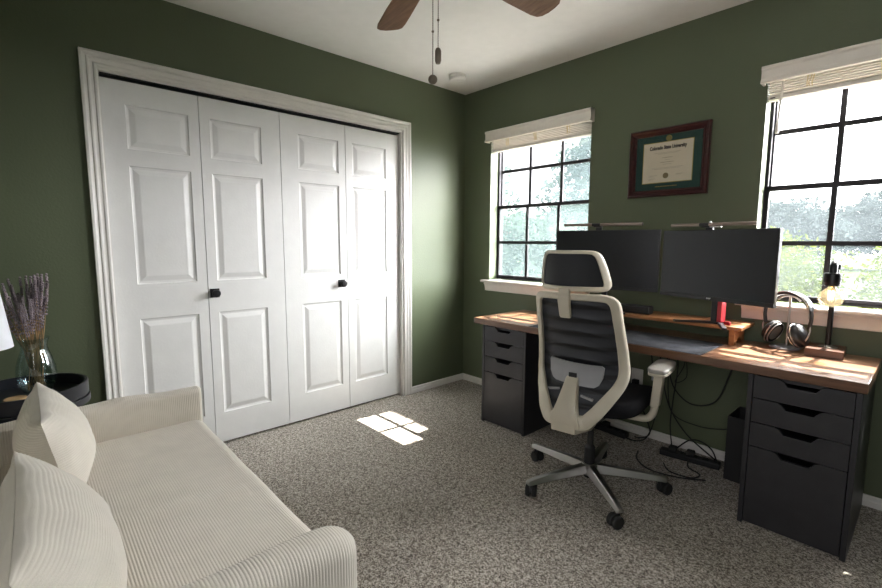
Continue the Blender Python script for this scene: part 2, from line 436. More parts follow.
# blinds
def blind(x0, x1, label, wand):
    t = thing('window_blind', label, 'blind', ((x0 + x1) / 2, 0, 1.93), 0, 'raised window blinds')
    hw = (x1 - x0) / 2 - .008; X = lambda v: v
    zt, zb = 2.086 - 1.93, 2.003 - 1.93
    pv = [(-.012, zt), (-.052, zt), (-.056, zt - .004), (-.056, zt - .014), (-.050, zt - .022), (-.047, zt - .040), (-.049, zt - .060), (-.058, zt - .072), (-.060, zb + .004), (-.058, zb), (-.040, zb), (-.038, zt - .012), (-.012, zt - .012)]
    v = MB(); v.prism(pv, -hw - .022, hw + .022, 'x'); 
    for s in (-1, 1):
        a, b = sorted((s * (hw + .010), s * (hw + .022))); v.box(a, b, -.050, -.003, zb, zt)
    v.build('valance', 'valance', t, smooth=25)
    MB().box(-hw, hw, .004, .052, .095, .128).build('headrail', 'blind', t)
    sl = MB()
    z = .020
    while z < .094:
        sl.add([(-hw, .003, z), (hw, .003, z), (hw, .028, z + .0025), (-hw, .028, z + .0025), (-hw, .053, z), (hw, .053, z)], [(0, 1, 2, 3), (3, 2, 5, 4)])
        sl.box(-hw, hw, .002, .0045, z, z + .0062); z += .0112
    sl.build('slat_stack', 'blind', t, smooth=0)
    r = MB().box(-hw, hw, .002, .054, 0, .018).build('bottom_rail', 'blind', t, bevel=.003)
    MB().box(-hw + .012, -hw + .032, .0005, .003, .006, .011).build('rail_clip', 'black_metal', r)
    for q in (-.62, -.02, .60):
        l = MB(); 
        for dx in (-.010, .0, .010):
            l.tube(smooth_path([(q*hw + dx, .001, .1), (q*hw + dx + random.uniform(-.006, .006), -.003, .08), (q*hw + dx + random.uniform(-.005, .005), -.002, .05), (q*hw + dx, .000, .032)], 4), .0022, 6)
        l.build('ladder_cord', 'cord', t)
    if wand:
        q = -hw + .066
        wd = MB().tube([(q, -.020, .085), (q - .004, -.022, .02), (q - .010, -.023, -.125)], .0052, 8).build('tilt_wand', 'valance', t)
        MB().lathe([(.0005, -.172), (.0085, -.172), (.0095, -.164), (.0065, -.120), (.0005, -.118)], q - .011, -.023, 12).build('wand_handle', 'valance', wd)
blind(*W1, 'raised cream slatted blind with valance above the window nearest the corner', False)
blind(*W2, 'raised cream slatted blind with hanging tilt wand, right of the diploma', True)

# ------------------------------------------------------------------ ceiling fan and detector
HX, HY = 1.487, -1.66
fan = thing('ceiling_fan', 'brown wooden bladed ceiling fan with two pull chains', 'ceiling fan', (HX, HY, CH))
MB().lathe([(.0005, 0), (.07, 0), (.075, -.02), (.05, -.045), (.018, -.05), (.018, -.09), (.10, -.10), (.125, -.12), (.125, -.20), (.10, -.225), (.05, -.235), (.05, -.27), (.0005, -.275)]).build('motor_housing', 'bronze', fan)
MB().lathe([(.0005, -.272), (.048, -.272), (.080, -.280), (.088, -.296), (.070, -.318), (.03, -.329), (.0005, -.331)]).build('light_bowl', 'white_plastic', fan)
for k in range(5):
    a = math.radians(87 + 72 * k)
    R = Matrix.Rotation(a, 4, 'Z') @ Matrix.Translation((0, 0, -.190)) @ Matrix.Rotation(math.radians(-11), 4, 'X')
    out = [(.20, -.050), (.35, -.062), (.50, -.068), (.60, -.070), (.640, -.066), (.655, -.050), (.662, -.02), (.663, .015), (.655, .045), (.638, .062), (.60, .068), (.45, .066), (.30, .058), (.20, .050)]
    bl = MB().prism(out, -.004, .004, 'z', R).build('blade', 'fan_wood', fan, bevel=.002)
    MB().prism([(.10, -.018), (.17, -.022), (.25, -.040), (.27, .0), (.25, .040), (.17, .022), (.10, .018)], -.010, -.0045, 'z', R).build('blade_iron', 'bronze', bl)
for dx, dy, z1, kind in ((-.012, -.004, 1.822, 0), (.008, .004, 1.912, 1)):
    ch = MB(); z = 2.10
    ch.tube([(dx, dy, -.325), (dx, dy, z1 - CH)], .0013, 6)
    while z > z1: ch.ball((dx, dy, z - CH), .0021, 6, 4); z -= .006
    ch.ball((dx, dy, z1 + (.155 if kind == 0 else .10) - CH), .005, 8, 6)
    c = ch.build('pull_chain', 'chain', fan)
    if kind == 0: MB().ball((dx, dy, z1 - .012 - CH), (.017, .017, .017), 16, 10).build('pull_fob', 'chain', c)
    else: MB().lathe([(.0005, .004), (.008, .003), (.0115, -.006), (.0115, -.040), (.008, -.050), (.0005, -.052)], dx, dy, 16, Matrix.Translation((0, 0, z1 - CH))).build('pull_fob', 'chain', c)
sd = thing('smoke_detector', 'round white smoke detector on the ceiling near the corner', 'smoke detector', (.275, -.362, CH))
MB().lathe([(.0005, 0), (.064, 0), (.064, -.012), (.058, -.013), (.058, -.018), (.061, -.019), (.061, -.030), (.054, -.038), (.0005, -.040)], seg=40).build('detector_body', 'white_plastic', sd)
MB().lathe([(.0005, -.0402), (.012, -.0402), (.011, -.043), (.0005, -.0432)], .018, -.01, 20).build('test_button', 'white_plastic', sd)

# ------------------------------------------------------------------ diploma
DX0, DX1, DZ0, DZ1 = 1.447, 1.895, 1.490, 1.884
dp = thing('framed_diploma', 'framed diploma in mahogany frame with green mat on the wall', 'diploma', ((DX0 + DX1) / 2, 0, DZ0))
hw, hh = (DX1 - DX0) / 2, DZ1 - DZ0
prof = [(0, -.001), (0, -.020), (.006, -.028), (.014, -.030), (.022, -.022), (.030, -.020), (.036, -.013), (.040, -.010), (.040, -.001)]
rings = []
for sx, sz in ((-1, 0), (1, 0), (1, 1), (-1, 1)):
    rings.append([(sx * (hw - d), y, (d if sz == 0 else hh - d)) for d, y in prof])
MB().loft(rings, caps=False, close_v=True).build('frame', 'frame_wood', dp, smooth=20)
mt = MB().box(-hw + .03, hw - .03, -.006, -.001, .03, hh - .03).build('mat_board', 'matgreen', dp, smooth=0)
px0, px1, pz0, pz1 = -.140, .135, .083, .312
MB().box(px0 - .004, px1 + .004, -.0068, -.006, pz0 - .004, pz1 + .004).build('gold_fillet', 'gold', dp, smooth=0)
pa = MB().box(px0, px1, -.0078, -.006, pz0, pz1).build('certificate', 'paper', dp, smooth=0)
pc = (px0 + px1) / 2
def T(x, z): return Matrix.Translation((x, -.0080, z)) @ Matrix.Rotation(PI/2, 4, 'X')
text_mesh('title_text', 'Colorado State University', .0195, 'ink', pa, T(pc, pz1 - .030) @ Matrix.Diagonal((1, 1.45, 1, 1)), .0010, 'black title lettering')
for z, wd, hgt in ((.252, .15, .0016), (.246, .11, .0016), (.222, .055, .0028), (.210, .022, .0016), (.196, .075, .0028), (.185, .048, .0016), (.165, .17, .0016), (.159, .14, .0016)):
    x = pc - wd / 2; ln = MB()
    while x < pc + wd / 2:
        d = random.uniform(.003, .009)
        ln.add([(x, -.0080, z), (x + d, -.0080, z), (x + d, -.0080, z + hgt), (x, -.0080, z + hgt)], [(0, 1, 2, 3)]); x += d + .0018
    ln.build('text_line', 'fadedink', pa, smooth=0)
for x0_, z, wd in ((px0 + .035, .124, .05), (px0 + .035, .118, .03), (px0 + .035, .106, .04), (px0 + .035, .100, .03), (px1 - .085, .124, .04), (px1 - .085, .120, .03)):
    MB().add([(x0_, -.0080, z), (x0_ + wd, -.0080, z), (x0_ + wd, -.0080, z + .0012), (x0_, -.0080, z + .0012)], [(0, 1, 2, 3)]).build('signature_line', 'fadedink', pa, smooth=0)
R = Matrix.Translation((pc - .004, -.0078, .120)) @ Matrix.Rotation(PI/2, 4, 'X')
MB().prism([((.0165 if k % 2 else .0155) * math.cos(2*PI*k/40), (.0165 if k % 2 else .0155) * math.sin(2*PI*k/40)) for k in range(40)], 0, .001, 'z', R).build('seal', 'seal', pa, smooth=0)
R = Matrix.Translation((pc + .004, -.006, .333)) @ Matrix.Rotation(PI/2, 4, 'X')
em = MB(); em.lathe([(.0005, 0), (.0165, 0), (.0165, .0008), (.0005, .0012)], seg=28, mat=R)
em.build('emblem', 'gold', mt, smooth=0)
em = MB()
for k in range(12):
    a = 2*PI*k/12; em.box(-.0012, .0012, .006, .013, .0008, .0022, R @ Matrix.Rotation(a, 4, 'Z'))
em.build('emblem_rays', 'seal', mt, smooth=0)
bl = MB(); x = pc - .062
while x < pc + .062:
    d = random.uniform(.004, .009); bl.box(x, x + d, -.0066, -.006, .057, .0615); x += d + .0022
bl.build('gold_lettering', 'gold', mt, smooth=0)
MB().add([(-hw + .035, -.0115, .035), (hw - .035, -.0115, .035), (hw - .035, -.0115, hh - .035), (-hw + .035, -.0115, hh - .035)], [(0, 1, 2, 3)]).build('glass_pane', 'picture_glass', dp)

# ------------------------------------------------------------------ sofa
RIB = .0072
def rib(s, amp=.0014):
    return amp * (abs(math.cos(PI * s / RIB)) ** .8 - .6)
SX0, SX1, SYB, SYF = .485, 1.985, -3.24, -2.27
SEATZ = .422
sofa = thing('sofa', 'cream corduroy loveseat with low rounded arms by the closet', 'sofa', (SX0, SYB, 0))
OFF = Vector((-SX0, -SYB, 0))
def arm(xc, hwid, ztop, yf, rt, re):
    """round-topped arm, ribs run over it from side to side"""
    prof = []
    for k in range(0, 25):
        a = PI * k / 24
        prof.append((hwid * math.copysign(abs(math.cos(a)) ** .7, math.cos(a)), max(0, math.sin(a)) * rt, math.cos(a), math.sin(a)))
    ys = []
    y = SYB + .03
    while y <= yf: ys.append(y); y += RIB / 6
    L = yf - re; rings = []
    for y in ys:
        k = 1.0; dz = 0
        if y > L:
            t = (y - L) / (yf - L); k = math.sqrt(max(.02, 1 - t ** 2.6)); dz = re * .7 * (1 - math.sqrt(max(0, 1 - t ** 2.4)))
        d = rib(y)
        puff = .006 * math.sin(y * 9) + .003 * math.sin(y * 23 + xc * 7)
        ring = [(xc - (hwid * k + d), y, .09), (xc - (hwid * k + d), y, .25)]
        for (px, pz, cx, cz) in reversed(prof):
            ring.append((xc + px * k + cx * d, y, ztop - rt - dz + (pz + puff * cz) + cz * d))
        ring += [(xc + hwid * k + d, y, .25), (xc + hwid * k + d, y, .09)]
        rings.append([Vector(p) + OFF for p in ring])
    o = MB().loft(rings).build('arm', 'fabric', sofa, smooth=180)
    return o
arm(.535, .040, .556, SYF + .004, .026, .022)
arm(1.915, .054, .572, -2.300, .05, .07)
# seat
ys = []; y = SYB + .16
while y <= SYF: ys.append(y); y += RIB / 6
rings = []
nx = 70; sx0, sx1 = .580, 1.868
for y in ys:
    t = max(0, (y - (SYF - .05)) / .05); dz = .05 * (1 - math.sqrt(max(0, 1 - t * t)))
    d = rib(y); ring = []
    for i in range(nx + 1):
        u = i / nx; x = sx0 + (sx1 - sx0) * u
        edge = min(u, 1 - u) * (sx1 - sx0); ez = -.020 * max(0, 1 - edge / .035) ** 2
        crown = .012 * math.sin(PI * u) * math.sin(PI * min(1, max(0, (y - SYB - .16) / (SYF - SYB - .16))))
        wr = .0045 * math.exp(-((x - 1.34 - .10 * (y + 2.5)) / .022) ** 2) * (1 if y < -2.35 else 0) * math.sin((y + 2.75) * 5) - .004 * math.exp(-((x - 1.27 - .12 * (y + 2.5)) / .02) ** 2) * max(0, math.sin((y + 2.8) * 6)) + .0015 * math.sin(x * 17 + y * 9) * math.sin(y * 13)
        ring.append(Vector((x, y, SEATZ + crown + ez - dz + d + wr)) + OFF)
    ring += [Vector((sx1, y, .20)) + OFF, Vector((sx0, y, .20)) + OFF]
    rings.append(ring)
rings.append([p + Vector((0, .004, 0)) if k <= nx else p + Vector((0, .004, 0)) for k, p in enumerate(rings[-1])])
MB().loft(rings).build('seat_cushion', 'fabric', sofa, smooth=180)
# base rail, back and feet
box('base_rail', 'fabric', *[v for v in (sx0 - SX0, sx1 - SX0, .18, SYF - SYB - .03, .09, .21)], parent=sofa, bevel=.01)
rings = []
y_prof = []
for k in range(0, 41):
    a = PI * k / 40
    y_prof.append((-3.105 + .125 * math.cos(a), .70 + .055 * math.sin(a) - .03 * math.cos(a)))
loop = [(-2.965, .22), (-2.970, .5)] + y_prof + [(SYB, .4), (SYB, .09), (-2.965, .09)]
bk = []
for i in range(61):
    u = i / 60; x = SX0 + .012 + (SX1 - .02 - SX0) * u
    e = min(u, 1 - u) * 1.5; k = math.sqrt(max(.03, 1 - max(0, 1 - e / .05) ** 2))
    bk.append([Vector((x, yy, .09 + (zz - .09) * (1 - .05 * (1 - k)))) + OFF for yy, zz in loop])
MB().loft(bk).build('backrest', 'fabric', sofa, smooth=60)
for fx in (.08, SX1 - SX0 - .08):
    for fy in (.1, SYF - SYB - .09):
        MB().lathe([(.0005, 0), (.018, 0), (.026, .09), (.0005, .09)], fx, fy, 16).build('foot', 'block', sofa)
# back pillows
def pillow(x0, x1, h, th, yb, zb, lean, roll, label, sag=0, yaw=0):
    t = thing('cushion', label, 'cushion', ((x0 + x1) / 2, yb, zb), 0, 'back cushions on the loveseat')
    W = (x1 - x0); nv = int(h / RIB * 6); nu = 44; R = Matrix.Rotation(yaw, 4, 'Z') @ Matrix.Rotation(lean, 4, 'X') @ Matrix.Rotation(roll, 4, 'Y')
    def P(u, v, side):
        U, V = 2 * u - 1, 2 * v - 1
        e = max(0, (1 - abs(U) ** 2.4)) ** .55 * max(0, (1 - abs(V) ** 2.2)) ** .5
        # pinch the outline between the corners
        pu = 1 - .045 * (1 - V * V) ; pv = 1 - .05 * (1 - U * U)
        x = U * W / 2 * (1 - .05 * (1 - abs(V)) ); z = h / 2 + V * h / 2 * (1 - .06 * (1 - U * U))
        wr = .004 * noise.noise(Vector((u * 7, v * 5, side * 3 + x0 * 9))) * min(1, e * 3) + .006 * math.sin(u * 22 + v * 9) * (1 - min(1, e * 1.3)) * min(1, e * 6)
        d = rib(v * h, .0015)
        y = side * (th / 2 * e * (1.15 - .35 * v) + d + wr)
        z -= sag * (1 - e) * 0
        return R @ Vector((x, y, z))
    mb = MB()
    for side in (1, -1):
        g = [[P(i / nu, j / nv, side) for i in range(nu + 1)] for j in range(nv + 1)]
        mb.loft(g, close_u=False)
    p = mb.build('cushion_cover', 'fabric', t, smooth=180)
    z = MB(); 
    return t
pillow(.600, 1.125, .272, .20, -2.770, .437, math.radians(11), 0, 'cream corduroy cushion at the far end of the loveseat, nearer the side table')
pillow(1.250, 1.860, .275, .20, -2.760, .437, math.radians(25), 0, 'cream corduroy cushion at the near end of the loveseat, partly cut off')

# ------------------------------------------------------------------ side table, vase, lavender, coaster, lamp
TX, TY = .245, -2.862
st = thing('side_table', 'round black tray side table between loveseat and closet', 'side table', (TX, TY, 0))
tr = .212
MB().lathe([(.0005, .545), (tr - .004, .545), (tr, .549), (tr, .603), (tr - .003, .606), (tr - .011, .606), (tr - .014, .603), (tr - .014, .560), (.0005, .560)], seg=64).build('tray', 'table', st, smooth=30)
MB().lathe([(tr - .012, .515), (tr + .003, .515), (tr + .004, .518), (tr + .004, .540), (tr + .003, .543), (tr - .012, .543), (tr - .012, .515)], seg=64).build('ring_frame', 'table', st, smooth=30)
for k in range(4):
    a = PI/4 + k * PI/2
    MB().tube([(math.cos(a) * (tr - .006), math.sin(a) * (tr - .006), .52), (math.cos(a) * (tr - .004), math.sin(a) * (tr - .004), 0)], .008, 10).build('leg', 'table', st)
VX, VY, VZ = .20, -2.820, .5605
va = thing('vase', 'clear glass vase holding dried lavender on black side table', 'vase', (VX, VY, VZ))
outer = [(.0005, 0), (.034, 0), (.048, .012), (.064, .045), (.069, .085), (.066, .120), (.057, .155), (.047, .188), (.044, .204), (.047, .222), (.055, .242)]
inner = [(r - .0025, z) for r, z in reversed(outer[1:])]
MB().lathe(outer + inner[:-1] + [(.036, .014), (.0005, .008)], seg=48).build('vase_body', 'vase', va, smooth=80)
def lav(seed):
    rnd = random.Random(seed); L = rnd.uniform(.37, .49)
    pts = [(0, 0, 0), (rnd.uniform(-.006, .006), rnd.uniform(-.006, .006), L * .5), (rnd.uniform(-.012, .012), rnd.uniform(-.012, .012), L)]
    P = smooth_path(pts, 5)
    s = MB().tube(P, .0011, 5)
    f = MB(); z0 = L * rnd.uniform(.62, .76); n = 30
    for i in range(n):
        t = i / (n - 1); z = z0 + (L + .01 - z0) * t; k = min(len(P) - 1, int(z / L * (len(P) - 1)))
        cx, cy = P[k].x, P[k].y; rr = .0062 * (1 - .5 * t)
        if i % 6 == 4 or (i < 9 and i % 3): continue
        for q in range(4):
            a = q * PI/2 + i * .8
            f.ball((cx + math.cos(a) * rr * .7, cy + math.sin(a) * rr * .7, z), (.0030, .0030, .0048), 5, 3)
    return s, f
protos = []
LG, LL = 'dried lavender stems in the vase', 'dried lavender stem with purple flower spike in the glass vase'
cnt = 0
for k in range(46):
    if k < 8:
        s, f = lav(k); o = s.build('lavender_stem', 'stem', None, smooth=180); f.build('flower_spike', 'lavender', o, smooth=180)
        tag(o, LL, 'lavender', LG); protos.append(o)
    else: o = copy_tree(protos[k % 8])
    a = random.uniform(0, 2*PI); r0 = random.uniform(.004, .036); a2 = random.uniform(0, 2*PI)
    # foot of the stem low in the vase, passes through the neck, leans out
    fx, fy = r0 * math.cos(a2), r0 * math.sin(a2)
    rn = random.uniform(.006, .036); nxp, nyp = rn * math.cos(a), rn * math.sin(a)
    dx, dy = (nxp - fx) / .19, (nyp - fy) / .19
    k_ = .8 if dy > 0 else 1.25
    dvec = Vector((dx, dy * k_ , 1)).normalized()
    o.rotation_mode = 'XYZ'
    q = dvec.to_track_quat('Z', 'Y') @ Matrix.Rotation(random.uniform(0, 6.28), 4, 'Z').to_quaternion()
    o.rotation_euler = q.to_euler(); o.location = (VX + fx, VY + fy, VZ + .013 + random.uniform(0, .012))
cs = MB().lathe([(.0005, 0), (.035, 0), (.037, .003), (.037, .009), (.035, .011), (.0005, .011)], 0, 0, 40).build('coaster', 'cork', None, loc=(.272, -2.892, .5605), smooth=30)
tag(cs, 'round light wood coaster on black side table', 'coaster')
tl = thing('table_lamp', 'small table lamp with white shade on black side table', 'lamp', (.290, -2.992, .5605))
MB().lathe([(.0005, 0), (.055, 0), (.055, .010), (.012, .018), (.009, .022), (.009, .20), (.014, .205), (.014, .235), (.0005, .235)]).build('lamp_stand', 'black_metal', tl)
sh = [(.113, .232), (.088, .455), (.086, .455), (.111, .232), (.113, .232)]
MB().lathe(sh, seg=48).build('lamp_shade', 'shade', tl, smooth=40)
MB().ball((0, 0, .27), (.028, .028, .036)).build('bulb', 'white_plastic', tl)

# ------------------------------------------------------------------ desk and drawer units
DT, DB = .706, .6665
YF = -.584
dk = thing('desk', 'long brown wooden desk top lying on two black drawer units', 'desk', (.679, YF, DB))
MB().box(0, 2.657 - .679, 0, -YF - .034, 0, DT - DB).build('board', 'desk', dk, bevel=.003)
def drawer_unit(x0, label):
    t = thing('drawer_unit', label, 'drawer unit', (x0, YF - .004, 0), 0, 'black drawer units under the desk')
    Wd, D, H, e = .36, .555, DB - .0005, .018
    c = MB(); c.box(0, e, .0, D, 0, H); c.box(Wd - e, Wd, 0, D, 0, H); c.box(e, Wd - e, .022, D, H - e, H); c.box(e, Wd - e, D - e, D, 0, H - e); c.box(e, Wd - e, .022, D - e, .0, .03)
    c.build('carcass', 'drawer', t, bevel=.0012)
    zs = [.012, .355, .461, .566, .6645]
    for k in range(4):
        z0, z1 = zs[k] + .0015, zs[k + 1] - .0015; a, b = e + .0025, Wd - e - .0025; m = Wd / 2; dp = .027
        poly = [(a, z0), (b, z0), (b, z1), (m + .075, z1), (m + .060, z1 - .008), (m + .045, z1 - dp), (m - .045, z1 - dp), (m - .060, z1 - .008), (m - .075, z1), (a, z1)]
        d = MB().prism(poly, .002, .020, 'y').build('drawer', 'drawer', t, bevel=.0008)
        bx = MB(); h2 = z1 - z0 - .035
        bx.box(a + .01, a + .02, .020, D - .05, z0, z0 + h2); bx.box(b - .02, b - .01, .020, D - .05, z0, z0 + h2); bx.box(a + .02, b - .02, .020, D - .05, z0, z0 + .006); bx.box(a + .02, b - .02, D - .06, D - .05, z0, z0 + h2)
        bx.build('drawer_box', 'drawer', d, smooth=0)
    return t
drawer_unit(.762, 'black four drawer unit under the left end of the desk, behind the chair')
drawer_unit(2.286, 'black four drawer unit under the right end of the desk, nearest the camera')
# desk mat
mt = MB().prism([(0, 0), (.96, 0), (.96, .345), (0, .345)], 0, .0025, 'z').build('desk_mat', 'matfelt', None, loc=(1.135, -.583, DT + .0003), bevel=.001)
tag(mt, 'dark grey felt desk mat along the front edge of the desk', 'desk mat')

# riser
rs = thing('monitor_riser', 'long low wooden monitor riser shelf on the desk', 'riser', (.98, -.275, DT))
RL, RD, RH = 2.170 - .98, .245, .100
MB().prism([(0, .0), (RL - .006, 0), (RL, .006), (RL, RD - .006), (RL - .006, RD), (0, RD)], RH - .018, RH, 'z').build('riser_board', 'riser', rs, bevel=.002)
for x in (.035, RL - .060):
    yy = [(.035, 0), (.070, 0), (.085, .012), (.110, .030), (.135, .030), (.160, .012), (.175, 0), (.215, 0), (.215, RH - .0185), (.035, RH - .0185)]
    MB().prism(yy, x, x + .024, 'x').build('riser_leg', 'riser', rs, bevel=.0015)
RZ = DT + RH

# soundbar
sb = thing('soundbar', 'black soundbar on the riser below the left monitor', 'soundbar', (1.495, -.178, RZ))
MB().box(-.20, .20, -.032, .032, 0, .046).build('soundbar_body', 'plastic', sb, bevel=.004)
MB().box(-.1985, .1985, -.0335, -.032, .006, .040).build('grille', 'rubber', sb)

# monitors
def monitor(cx, cy, rz, zb, label, logo, stand_dx=0):
    t = thing('monitor', label, 'monitor', (cx, cy, RZ), rz, 'monitors on the riser')
    Wm, h = .592, .352; b = zb - RZ
    MB().box(-Wm/2, Wm/2, 0, .022, b, b + h).build('housing', 'plastic', t, bevel=.002)
    MB().box(-Wm/2 + .10, Wm/2 - .10, .022, .05, b + .05, b + h - .06).build('rear_cover', 'plastic', t, bevel=.012)
    MB().box(-Wm/2 + .006, Wm/2 - .006, -.0012, .0005, b + .022, b + h - .006).build('display', 'screen_panel', t, smooth=0)
    bz = MB().box(-Wm/2, Wm/2, -.0035, .001, b, b + .020).build('chin', 'plastic', t, bevel=.001)
    if logo: text_mesh('logo_text', 'acer', .014, 'logo', bz, Matrix.Translation((-.008, -.0038, b + .011)) @ Matrix.Rotation(PI/2, 4, 'X'), .0004)
    # stand
    s = MB(); s.box(stand_dx - .024, stand_dx + .006, .052, .095, .012, b + .16); c = s.build('stand_column', 'plastic', t, bevel=.003)
    if logo: MB().prism([(stand_dx + .006, .012), (stand_dx + .028, .012), (stand_dx + .028, b + .14), (stand_dx + .006, b + .14)], .056, .092, 'y').build('column_accent', 'red', c, bevel=.002, label='red accent strip')
    f = MB()
    for sx, ex in ((1, .135), (-1, -.135)):
        f.prism([(stand_dx + sx * .0, .07), (stand_dx + sx * .022, .085), (stand_dx + ex + sx * .012, -.068), (stand_dx + ex - sx * .008, -.075)], .0, .012, 'z')
    f.box(stand_dx - .022, stand_dx + .022, .05, .10, 0, .014)
    f.build('stand_base', 'plastic', t, bevel=.003)
    if logo: MB().box(stand_dx + .020, stand_dx + .055, .085, .10, .0, .017).build('stand_heel', 'red', t, bevel=.003, label='red heel of stand')
    return t
monitor(1.447, -.275, math.radians(14), .938, 'left black monitor beside the corner window, behind the chair headrest', False)
monitor(2.035, -.305, math.radians(-18.5), .930, 'right black monitor beside headphones, with white maker logo on its chin', True, -.005)

# monitor light bars
def light_bar(cx, cy, z, rz, label, L, big):
    t = thing('monitor_light_bar', label, 'light bar', (cx, cy, z), rz, 'light bars on the monitors')
    R = Matrix.Rotation(PI/2, 4, 'Y')
    r = .0085
    MB().lathe([(.0005, -L/2), (r - .001, -L/2), (r, -L/2 + .002), (r, L/2 - .002), (r - .001, L/2), (.0005, L/2)], 0, 0, 20, R @ Matrix.Rotation(0, 4, 'Z')).build('bar', 'bar', t)
    MB().lathe([(.0005, -.055), (r + .0008, -.055), (r + .0008, -.008), (.0005, -.008)], 0, 0, 20, R).build('centre_sleeve', 'plastic', t)
    MB().lathe([(.0005, 0), (r, 0), (r, .003), (.0005, .003)], 0, 0, 20, Matrix.Translation((L/2, 0, 0)) @ R).build('end_cap', 'white_plastic' if big else 'plastic', t)
    c = MB(); c.box(-.045, .0, -.006, .040, -.0145, -.0085); c.box(-.04, -.005, .026, .040, -.06, -.0145)
    c.build('clip', 'plastic', t, bevel=.001)
    if big:
        MB().box(.002, .058, -.014, -.004, -.0150, -.0095).build('lens_strip', 'headrim', t, bevel=.001)
        MB().lathe([(.0005, .008), (.005, .008), (.005, .016), (.0005, .016)], -.004, 0, 12).build('touch_button', 'white_plastic', t)
    return t
light_bar(1.425, -.285, 1.322, math.radians(14), 'slim dark light bar clipped on the left monitor', .45, False)
light_bar(2.010, -.290, 1.308, math.radians(-13), 'slim light bar with pale end cap clipped on the right monitor', .42, True)

# ------------------------------------------------------------------ headphones
hs = thing('headphone_stand', 'grey stand holding headphones between right monitor and bulb lamp', 'headphone stand', (2.318, -.105, DT))
MB().lathe([(.0005, 0), (.058, 0), (.063, .004), (.061, .010), (.0005, .011)], 0, 0, 40, Matrix.Diagonal((1, 1.15, 1, 1))).build('stand_foot', 'standgrey', hs, smooth=30)
MB().tube(smooth_path([(0, .030, .008), (0, .030, .12), (0, .026, .235), (0, .010, .262)], 6), .0055, 12).build('post', 'headrim', hs)
MB().tube(smooth_path([(-.045, .0, .236), (-.024, .0, .254), (0, .0, .259), (.024, .0, .254), (.045, .0, .236)], 6), .0055, 10).build('cradle', 'headrim', hs)
hp = thing('headphones', 'dark over-ear headphones with silver edges hanging on grey stand', 'headphones', (2.318, -.118, DT + .012), math.radians(-24))
band = [(-.100, 0, .10), (-.108, 0, .15), (-.098, 0, .203), (-.063, 0, .245), (0, 0, .262), (.063, 0, .245), (.098, 0, .203), (.108, 0, .15), (.100, 0, .10)]
bp = smooth_path(band, 6)
rings = []
for i, p in enumerate(bp):
    t_ = (bp[min(i+1, len(bp)-1)] - bp[max(i-1, 0)]).normalized(); n = Vector((t_.z, 0, -t_.x))
    th = .0075 if abs(p.x) < .099 and p.z > .19 else .0045; wd = .017 if p.z > .19 else .010
    rings.append([p + n * th + Vector((0, wd, 0)), p - n * th + Vector((0, wd, 0)), p - n * th - Vector((0, wd, 0)), p + n * th - Vector((0, wd, 0))])
hb = MB().loft(rings).build('headband', 'headphone', hp, smooth=60, bevel=.003)
rim = [p + (Vector((0, -.0, 0))) for p in smooth_path([(-.107, -.018, .150), (-.099, -.019, .206), (-.064, -.019, .2495), (0, -.019, .2685), (.064, -.019, .2495), (.099, -.019, .206), (.107, -.018, .150)], 6)]
MB().tube(rim, .0026, 6).build('band_trim', 'headrim', hb)
for s in (-1, 1):
    # cups hang under the band and turn in towards the middle
    R = Matrix.Translation((s * .058, -.004, .062)) @ Matrix.Rotation(s * math.radians(-24), 4, 'Y') @ Matrix.Rotation(-s * PI/2, 4, 'Y')
    E = Matrix.Diagonal((1.42, 1.18, 1.1, 1))
    cup = MB().lathe([(.0005, -.030), (.025, -.028), (.036, -.020), (.040, -.006), (.040, .0), (.0005, 0)], 0, 0, 32, R @ E).build('ear_cup', 'headphone', hp)
    MB().lathe([(.0400, -.003), (.0425, -.0015), (.0425, .0015), (.0400, .003), (.0385, 0), (.0400, -.003)], 0, 0, 32, R @ E).build('cup_ring', 'headrim', cup)
    MB().lathe([(.025, .001), (.038, .001), (.041, .006), (.038, .013), (.031, .015), (.026, .011), (.025, .001)], 0, 0, 32, R @ E).build('ear_pad', 'rubber', cup)
    MB().lathe([(.0365, .0125), (.0395, .0105), (.0395, .0135), (.0370, .0150), (.0365, .0125)], 0, 0, 32, R @ E).build('pad_rim', 'headrim', cup)
    yk = MB().tube(smooth_path([(s * .103, 0, .115), (s * .110, -.004, .095), (s * .104, -.010, .060), (s * .090, -.012, .035)], 5), .0035, 8).build('yoke', 'headrim', hp)

# ------------------------------------------------------------------ bulb lamp
el = thing('bulb_lamp', 'black pipe lamp with glowing amber bulb on wooden block base', 'lamp', (2.472, -.118, DT), math.radians(3))
bsz = MB().box(-.068, .068, -.092, .088, 0, .0335).build('base_block', 'block', el, bevel=.002)
MB().lathe([(.0005, .0337), (.036, .0337), (.036, .037), (.018, .039), (.014, .046), (.0005, .044)], .006, .0, 32).build('flange', 'steel', el, smooth=30)
MB().tube([(.006, 0, .040), (.006, 0, .362)], .0105, 16).build('pipe', 'black_metal', el)
MB().tube(smooth_path([(.006, 0, .355), (.006, -.004, .395), (.006, -.030, .424), (.004, -.060, .412), (.004, -.066, .376)], 5), .0145, 14).build('elbow', 'black_metal', el)
MB().lathe([(.0005, .418), (.008, .418), (.009, .414), (.009, .396), (.0005, .396)], .019, -.034, 12).build('elbow_bolt', 'black_metal', el)
SXl, SYl = .004, -.068
MB().lathe([(.0005, .380), (.029, .380), (.0315, .376), (.0315, .338), (.0295, .335), (.0295, .327), (.027, .323), (.0005, .323)], SXl, SYl, 32).build('socket', 'black_metal', el, smooth=30)
bprof = [(.013, .322), (.016, .315), (.027, .303), (.038, .290), (.0445, .275), (.0455, .261), (.040, .246), (.027, .234), (.012, .229), (.0005, .228)]
bb = MB().lathe([(.0005, .322)] + bprof, SXl, SYl, 40).build('bulb', 'bulb', el, smooth=80)
fl = MB()
